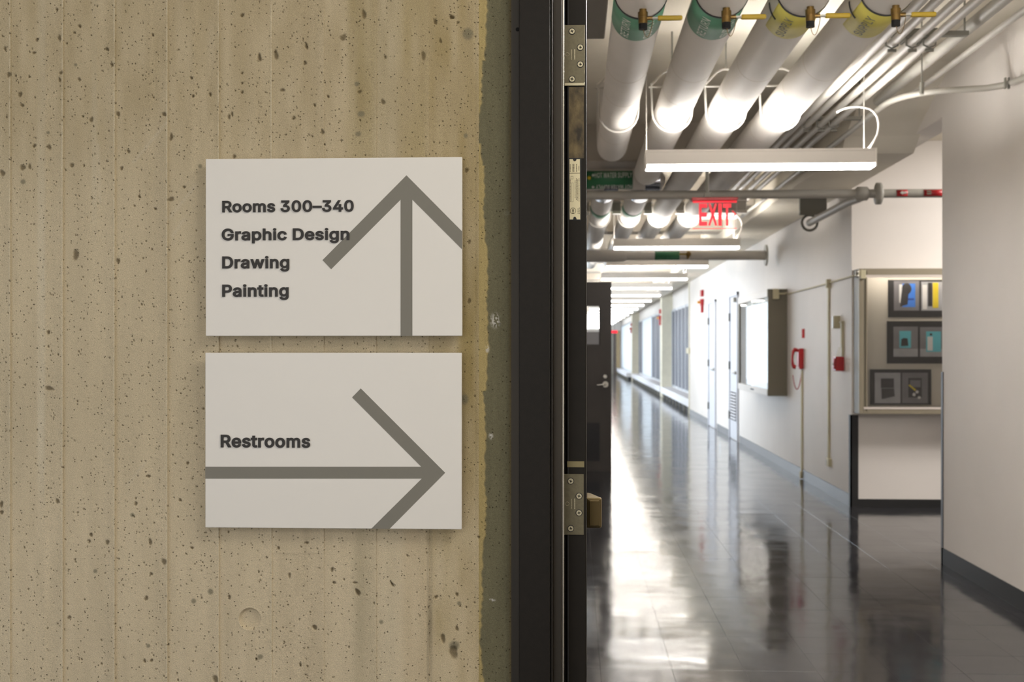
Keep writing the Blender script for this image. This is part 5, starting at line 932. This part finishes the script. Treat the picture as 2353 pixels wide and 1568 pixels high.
artboard('black mount board with dark prints and yellow pencil, lowest in the case', YB2, (1999, 2140, 849, 931),
 [('photo', 'lph', (2010, 2069, 857, 927)), ('r', 'charc', (2024, 2054, 870, 892)), ('poly', 'charc', [(2025, 893), (2054, 893), (2056, 911), (2026, 918)], .004),
  ('photo', 'gph', (2073, 2132, 857, 927)), ('r', 'charc', (2087, 2118, 869, 914)), ('r', 'gph', (2091, 2115, 874, 890), .004), ('poly', 'ylw', [(2087, 886), (2090, 884), (2105, 896), (2102, 899)], .006), ('poly', 'wpr', ell(2107, 901, 3.5, 3.5), .005), ('poly', 'wpr', ell(2100, 907, 3.5, 4), .005), ('poly', 'wpr', ell(2112, 914, 3.5, 3), .005)])
# emergency lamp box at the case corner
pbx_ = PY(1977, 621, YF_-.03); pby = PY(1989, 641, YF_-.03)
t = thing('emergency_light', (pbx_.x, YF_-.03, pby.z), 'almond box with two small round lamps on the tan display case corner', 'lamp')
MB().box(pbx_.x, pby.x, YF_-.045, YF_-.001, pby.z, pbx_.z).build('lamp_box', M['almond'], t, .003)
MB().box(PY(1966, 630, YF_-.03).x, pbx_.x, YF_-.04, YF_-.01, pby.z+.02, pbx_.z-.005).build('lamp_bracket', M['almond'], t, .003)
for py in (626, 634.5):
    p = PY(1970, py, YF_-.05); MB().ball((p.x, YF_-.05, p.z), .017, 14).build('lamp_head', M['chrome'], t)

# case on the corridor wall
XC = XR-.215
ya = PX(1764.5, 800, XC).y; yb2 = PX(1696.5, 800, XC).y
zt = PX(1764.5, 664.5, XC).z; zb = PX(1764.5, 910.5, XC).z
t = thing('display_case', (XR-.1, (ya+yb2)/2, zb), 'shallow wall case with bright white glazed front and brown-grey side, on the corridor wall', 'display case')
MB().box(XC, XR-.001, ya, ya+.02, zb, zt).build('side_panel', M['tand'], t)
MB().box(XC, XR-.001, yb2-.02, yb2, zb, zt).build('side_panel', M['tand'], t)
MB().box(XC+.035, XR-.001, ya+.02, yb2-.02, zb+.02, zt-.02).build('back_panel', M['wht'], t)
MB().box(XC, XR-.02, ya+.02, yb2-.02, zt-.02, zt).build('top_panel', M['tan'], t)
MB().box(XC, XR-.02, ya+.02, yb2-.02, zb, zb+.02).build('bottom_panel', M['wht'], t)
MB().box(XC-.006, XC+.03, ya+.02, yb2, zt-.085, zt).build('top_rail', M['fix'], t, .003)
MB().box(XC-.006, XC+.03, ya+.02, yb2, zb, zb+.075).build('bottom_rail', M['fix'], t, .003)
MB().box(XC-.004, XC+.02, yb2-.10, yb2, zb+.07, zt-.085).build('end_stile', M['tand'], t, .002)
ym = PX(1729, 800, XC).y
MB().box(XC, XC+.003, ya+.02, ym+.05, zb+.075, zt-.085).build('glass_pane', M['glass'], t)
MB().box(XC+.008, XC+.011, ym-.05, yb2-.10, zb+.075, zt-.085).build('glass_pane', M['glass'], t)
MB().cyl((XC+.022, ya+.1, zt-.075), (XC+.022, yb2-.1, zt-.075), .010, 10).build('case_tube', M['tube'], t)
MB().box(XC-.010, XC-.005, ym-.15, ym+.1, zb+.03, zb+.045).build('case_lock', M['dark'], t)

# ================================================================ RIGHT CORRIDOR WALL FITTINGS
def wbox(x0, x1, y0, y1, d, m, name, par=None, bev=.003, X=XR):
    """box on the wall plane X, covering the pixel rectangle, standing d proud"""
    b = PX(x1, (y0+y1)/2, X); a = PX(x0, (y0+y1)/2, X-d); c = PX(x1, y0, X); e = PX(x1, y1, X)
    if a.y < b.y+.05: a.y = b.y+.05
    return MB().box(X-d, X+.0005, b.y, a.y, e.z, c.z).build(name, m, par, bev)
def P3(px, py, d=.01): p = PX(px, py, XR-d); return (XR-d, p.y, p.z)
tag(MB().tube([P3(1811, 676), P3(1904, 651)], .008, 8).build('cable_raceway', M['almond']), 'thin almond raceway from the white wall case to the tall raceway top', 'raceway')
tag(MB().tube([P3(1905, 650), P3(1962, 634)], .008, 8).build('cable_raceway', M['almond']), 'thin almond raceway rising to the lamps at the tan display case', 'raceway')
t = thing('cable_raceway', P3(1905, 860, 0), 'tall vertical almond raceway with a box at its top and an outlet at its foot', 'raceway')
wbox(1902.5, 1907.5, 660, 1056, .018, M['almond'], 'raceway_channel', t)
wbox(1899, 1909.5, 642, 662, .04, M['almond'], 'corner_box', t)
ob = wbox(1897.5, 1911, 1055, 1073, .03, M['almond'], 'outlet_box', t)
wbox(1901, 1907, 1058, 1070, .034, M['wpr'], 'receptacle', ob, .001)
t = thing('wall_box', P3(1783, 672, 0), 'almond box mounted at the top of the white wall case side', 'box')
a = PY(1776, 664, ya-.02); b = PY(1790, 687.5, ya-.02); MB().box(a.x, b.x, ya-.03, ya-.0005, b.z, a.z).build('box_body', M['almond'], t, .003)
a = PY(1790, 675, ya-.02); MB().tube([(a.x, ya-.012, a.z), (XR-.03, ya-.012, a.z), (XR-.012, ya-.03, a.z+.01)], .009, 8).build('raceway_stub', M['almond'], t)
# thermostat/speaker box and the red pull station
t = thing('wall_box', P3(1923, 740, 0), 'small white and almond box above the red alarm box', 'box')
wbox(1919, 1930.5, 726, 755, .055, M['almond'], 'box_body', t); wbox(1919, 1930, 727, 754, .062, M['wht'], 'front_plate', t, .001)
MB().tube([P3(1929, 741, .03), P3(1934, 741, .03)], .008, 8).build('conduit_stub', M['almond'], t)
t = thing('cable_raceway', P3(1936, 780, 0), 'short almond raceway widening down to the red alarm box', 'raceway')
wbox(1934.5, 1939.5, 738, 800, .023, M['almond'], 'raceway_channel', t)
p0, p1 = PX(1926, 819, XR), PX(1939.5, 819, XR); q0, q1 = PX(1933, 798, XR), PX(1939.5, 798, XR)
MB().prism([(p0.y, p0.z), (p1.y, p1.z), (q1.y, q1.z), (q0.y, q0.z)], YZ, XR-.02, XR+.0005).build('raceway_flare', M['almond'], t)
t = thing('fire_alarm_box', P3(1930, 850, 0), 'dark red fire alarm box on the wall below the short almond raceway', 'alarm')
wbox(1913, 1940, 820, 853, .075, M['red'], 'box_body', t, .006)
fb = wbox(1919, 1939.3, 824, 849, .088, M['redf'], 'pull_plate', t, .004); wbox(1918, 1938.5, 834, 840, .094, M['wpr'], 'pull_handle', fb, .002)
t = tag(wbox(1842.5, 1849, 756, 777, .006, M['plate_red'], 'notice_plate', None, .001), 'small plain red plate on the wall above the red phone', 'notice')
# red telephone
t = thing('wall_phone', P3(1840, 850, 0), 'red wall telephone with handset and hanging cord', 'phone')
wbox(1833.5, 1847.5, 801, 849, .045, M['red'], 'phone_body', t, .012)
wbox(1831, 1846.8, 808, 844, .052, M['redf'], 'keypad_cover', t, .006)
dph = .13
yh = PX(1847, 820, XR).y+.06
def PH3(px, py): p = PY(px, py, yh); return (p.x, yh, p.z)
hs = MB().tube([PH3(1830.5, 805), PH3(1826.5, 804), PH3(1823, 808), PH3(1821, 818), PH3(1820.5, 828), PH3(1821.5, 838), PH3(1824.5, 843), PH3(1828, 844)], [.020, .024, .017, .012, .012, .016, .024, .022], 12).build('handset', M['red'], t)
MB().tube([PH3(1836, 806), PH3(1830, 805)], .016, 10).build('handset_cradle', M['redf'], t)
cpt = [PH3(1821.5+20.5*u, 854+44*math.sin(PI*(.0+1.0*u))**.6 - 6*u) for u in np.linspace(0.02, .98, 24)]
MB().tube(cpt, .0045, 8).build('handset_cord', M['red'], t)
t = thing('cable_raceway', P3(1843, 980, 0), 'vertical almond raceway from the red phone down to the floor', 'raceway')
wbox(1841, 1845.5, 850, 1086, .018, M['almond'], 'raceway_channel', t)
wbox(1838, 1845.5, 1085, 1100, .03, M['almond'], 'raceway_foot', t)
# small plates near the two pale doors
tag(wbox(1675.5, 1678, 776, 806, .012, M['wht'], 'room_plate', None, .001), 'white room plate left of the louvred pale door', 'plate')
tag(wbox(1649, 1651.5, 777, 806, .012, M['wht'], 'room_plate', None, .001), 'white room plate right of the far pale door', 'plate')
tag(wbox(1652.5, 1657, 942, 966, .006, M['wht'], 'access_panel', None, .001), 'low white access cover right of the far pale door', 'panel')

def pale_door(n, xa, xb, yt_a, lab, louver):
    a = PX(xb, 900, XR); b = PX(xa, 900, XR); zt = 2.13
    t = thing('door_%d' % n, (XR, (a.y+b.y)/2, 0), lab, 'door', None, 'structure')
    MB().box(XR-.012, XR+.001, a.y+.05, b.y-.05, .01, zt).build('door_leaf', M['greydoor'], t, .003)
    for y in (a.y, b.y-.05): B(XR-.03, XR+.001, y, y+.05, 0, zt+.05).build('door_jamb', M['greydoor'], t, .004)
    MB().box(XR-.03, XR+.001, a.y, b.y, zt, zt+.05).build('door_head', M['greydoor'], t, .004)
    MB().box(XR-.014, XR+.001, a.y+.045, a.y+.058, .01, zt).build('edge_gap', M['dark'], t)
    for z in (.35, 1.1, 1.83): MB().box(XR-.035, XR-.01, b.y-.065, b.y-.035, z-.06, z+.06).build('hinge', M['dark'], t, .003)
    pl = MB().cyl((XR-.012, a.y+.13, 1.0), (XR-.055, a.y+.13, 1.0), .025, 14).build('lever_rose', M['chrome'], t)
    MB().tube([(XR-.05, a.y+.13, 1.0), (XR-.07, a.y+.13, 1.0), (XR-.07, a.y+.27, 1.0)], .010, 8).build('lever_handle', M['chrome'], pl)
    MB().box(XR-.018, XR-.01, a.y+.075, a.y+.10, .8, 1.25).build('latch_guard', M['dark'], t, .002)
    if louver:
        MB().box(XR-.02, XR-.011, a.y+.15, b.y-.15, .28, .72).build('louver_frame', M['greydoor'], t, .002)
        for k in range(9): MB().prism([(XR-.032, .31+k*.045), (XR-.018, .33+k*.045), (XR-.018, .337+k*.045), (XR-.032, .317+k*.045)], lambda p, y: (p[0], y, p[1]), a.y+.18, b.y-.18).build('louver_slat', M['greydoor'], t)
        MB().box(XR-.022, XR-.018, a.y+.17, b.y-.17, .29, .71).build('louver_void', M['dark'], t)
        MB().box(XR-.07, XR-.012, a.y+.06, a.y+.20, zt-.10, zt-.03).build('door_closer', M['steel'], t, .004)
    return t
pale_door(3, 1678.6, 1698, 674, 'pale grey door with a low louvre, beside the white wall case', True)
pale_door(4, 1630, 1646.5, 697, 'plain pale grey door farther along the corridor wall, before the windows', False)

def strobe(px, y0, y1, lab, flip=1):
    t = thing('fire_strobe', P3(px, (y0+y1)/2, 0), lab, 'alarm', 'red fire alarm strobes along the right wall')
    k = (px-1320)/XR/FPX
    yy = {1516: Yp1+.24, 1450: Yp2+.24}.get(px); px = px if yy is None else 1320+XR/yy*FPX*math.cos(YAW)/math.cos(YAW)
    a = PX(px, y0, XR); b = PX(px, y1, XR)
    if yy: a.y = b.y = yy
    h = a.z-b.z; s = .13
    MB().box(XR-.05, XR, a.y-s*.8, a.y+s*.8, a.z-h*.28, a.z).build('horn_plate', M['redf'], t, .006)
    MB().box(XR-.06, XR, a.y-s, a.y+s, b.z+h*.32, b.z+h*.60).build('strobe_body', M['redf'], t, .008)
    MB().box(XR-.05, XR, a.y-s*.45, a.y+s*.45, b.z, b.z+h*.34).build('pull_station', M['redf'], t, .006)
    MB().box(XR-.11, XR-.055, a.y-.04, a.y+.04, b.z+h*.40, b.z+h*.52).build('strobe_lens', M['amber'], t, .006)
strobe(1616, 667, 719, 'red fire strobe and horn high on the wall before the first window bay')
strobe(1516, 712, 748, 'red fire strobe and horn on the edge of the first cream pilaster')
strobe(1450, 744, 766, 'far red fire strobe on the edge of the second cream pilaster')

# door closer box near window, thermostat
t = tag(wbox(1576.5, 1586, 800, 813, .03, M['almond'], 'thermostat', None, .004), 'small almond thermostat at the corner beside the first window bay', 'thermostat')

# ---------------------------------------------------------------- window bays
def window(n, X, y0, y1, zs, zh, mull, lab, shades, sm='slate'):
    t = thing('window_%d' % n, (X, (y0+y1)/2, zs), lab, 'window', None, 'structure')
    B(X-.02, X+.06, y0, y1, zs, zs+.05).build('sill_rail', M['alu'], t); B(X-.02, X+.06, y0, y1, zh-.06, zh).build('head_rail', M['alu'], t)
    ys_ = list(np.linspace(y0, y1, mull+1))
    for y in ys_: B(X-.03 if sm == 'slate' else X-.008, X+.07, y-.035, y+.035, zs, zh).build('mullion', M['alu'], t)
    for k in range(mull):
        B(X+.02, X+.028, ys_[k]+.035, ys_[k+1]-.035, zs+.05, zh-.06).build('glass_pane', M['glass'], t)
        if k in shades: B(X-.012, X-.004, ys_[k]+.06, ys_[k+1]-.06, zs+.06, zh-.02).build('window_blind', M[sm], t)
    return t
zs = .30
window(1, WX, Y1w, Yp1-.02, zs, H+1.03, 8, 'first window bay past the pale doors, with dark blinds between pale mullions', range(8))
ysp = PX(1499, 850, WX).y; ysq = PX(1477.5, 850, WX).y
window(2, WX, Yp1+.52, ysp, zs, H+1.1, 4, 'second window bay, part with dark blinds', range(4))
window(3, WX, ysp+.05, ysq, zs, H+1.1, 3, 'bright window with white blinds, between dark blinds and the second pilaster', range(3), 'shade')
window(4, WX, ysq+.05, Yp2-.02, zs, H+1.1, 1, 'narrow dark blind beside the second cream pilaster', [0])
window(5, 2.45, Yp2+.52, YE-.05, zs, H+1.12, 5, 'far bright window bay at the end of the corridor', range(5), 'shade')
def radiator(y0, y1, X0, X1, lab):
    t = thing('radiator', ((X0+X1)/2, (y0+y1)/2, 0), lab, 'radiator', 'white radiator enclosures under the windows')
    B(X0, X1, y0, y1, .13, .30).build('enclosure', M['rad'], t, .012)
    B(X0+.10, X1, y0+.05, y1-.05, 0, .13).build('toe_space', M['dark'], t)
    n = max(3, int((y1-y0)/1.0))
    for k in range(n): B(X0+.03, X0+.07, y0+(y1-y0)*(k+.5)/n-.02, y0+(y1-y0)*(k+.5)/n+.02, 0, .13).build('support_foot', M['steel'], t)
radiator(Y1w+.1, Yp1-.05, XR-.02, WX-.03, 'long white radiator enclosure under the first window bay')
radiator(Yp1+.1+3.6-3.7+.0, Yp2-.05, XR-.22, XR-.005, 'white radiator enclosure running past the first pilaster') if 0 else radiator(Yp1+.55, Yp2-.05, XR-.02, WX-.03, 'white radiator enclosure under the second window bay')
radiator(Yp2+.55, YE-.1, XR-.2, 2.42, 'farthest white radiator enclosure')

# ---------------------------------------------------------------- far dark door leaf on the left
YD = 13.5
a = PY(1405, 648, YD); b = PY(1405, 1085, YD); xw = a.x-.92
t = thing('door_2', (xw, YD, 0), 'dark door leaf with a small wired window and lever, open across the left of the corridor', 'door', None, 'structure')
def db(x0, x1, y0, y1, Y0, Y1, m, name, par=None, bev=.002):
    p = PY(x0, y0, YD); q = PY(x1, y1, YD); return MB().box(p.x, q.x, Y0, Y1, q.z, p.z).build(name, m, par or t, bev)
w0, w1 = PY(1348, 704, YD), PY(1378, 791.5, YD)
zt = a.z; zb = .001; W = (w1.x-.19)
MB().box(xw, W, YD, YD+.045, zb, zt).build('door_leaf', M['doorf'], t)
MB().box(w1.x, a.x, YD, YD+.045, zb, zt).build('lock_stile', M['doorf'], t)
MB().box(W, w1.x, YD, YD+.045, w0.z+.0, zt).build('top_rail', M['doorf'], t)
MB().box(W, w1.x, YD, YD+.045, zb, w1.z).build('lower_panel', M['doorf'], t)
MB().box(W, w1.x, YD+.018, YD+.024, w1.z, w0.z).build('vision_glass', M['glass'], t)
db(1376.5, 1379, 703, 792.5, YD-.004, YD+.001, M['frame'], 'glass_stop')
p = PY(1391, 883.5, YD); le = MB().cyl((p.x, YD, p.z), (p.x, YD-.03, p.z), .034, 20).build('lever_rose', M['chrome'], t, .004)
MB().tube([(p.x, YD-.03, p.z), (p.x, YD-.06, p.z), (p.x-.03, YD-.065, p.z-.004), (p.x-.095, YD-.062, p.z-.008)], .011, 10).build('lever_handle', M['chrome'], le)
p = PY(1390.5, 865.5, YD); MB().cyl((p.x, YD, p.z), (p.x, YD-.012, p.z), .021, 18).build('deadbolt', M['chrome'], t, .003)
db(1340, 1378, 972, 1060, YD-.003, YD, M['dark'], 'kick_plate')
# frame post of that doorway on the left wall
tag(B(XL+.001, XL+.09, YD-.06, YD+.1, 0, 2.9).build('door_frame', M['frame'], None, .003), None, None, None, 'structure').name = 'trim_5'

# ---------------------------------------------------------------- far end doors
t = thing('door_5', (XY(1408, YE), YE, 0), 'dark brown double door at the far end of the corridor', 'door', None, 'structure')
MB().box(XY(1403, YE), XY(1408.5, YE), YE-.06, YE-.001, 0, 2.2).build('door_leaf', M['steel'], t)
MB().box(XY(1409, YE), XY(1415.5, YE), YE-.06, YE-.001, 0, 2.2).build('door_leaf', M['brownd'], t)
MB().box(XY(1340, YE), XY(1402.5, YE), YE-.06, YE-.001, 0, 2.2).build('door_leaf', M['brownd'], t)
tag(B(XY(1416, YE), XY(1424.5, YE), YE-.1, YE-.001, 0, 2.25).build('wood_panel', M['wood']), 'tan panel right of the dark door at the far end', 'panel')
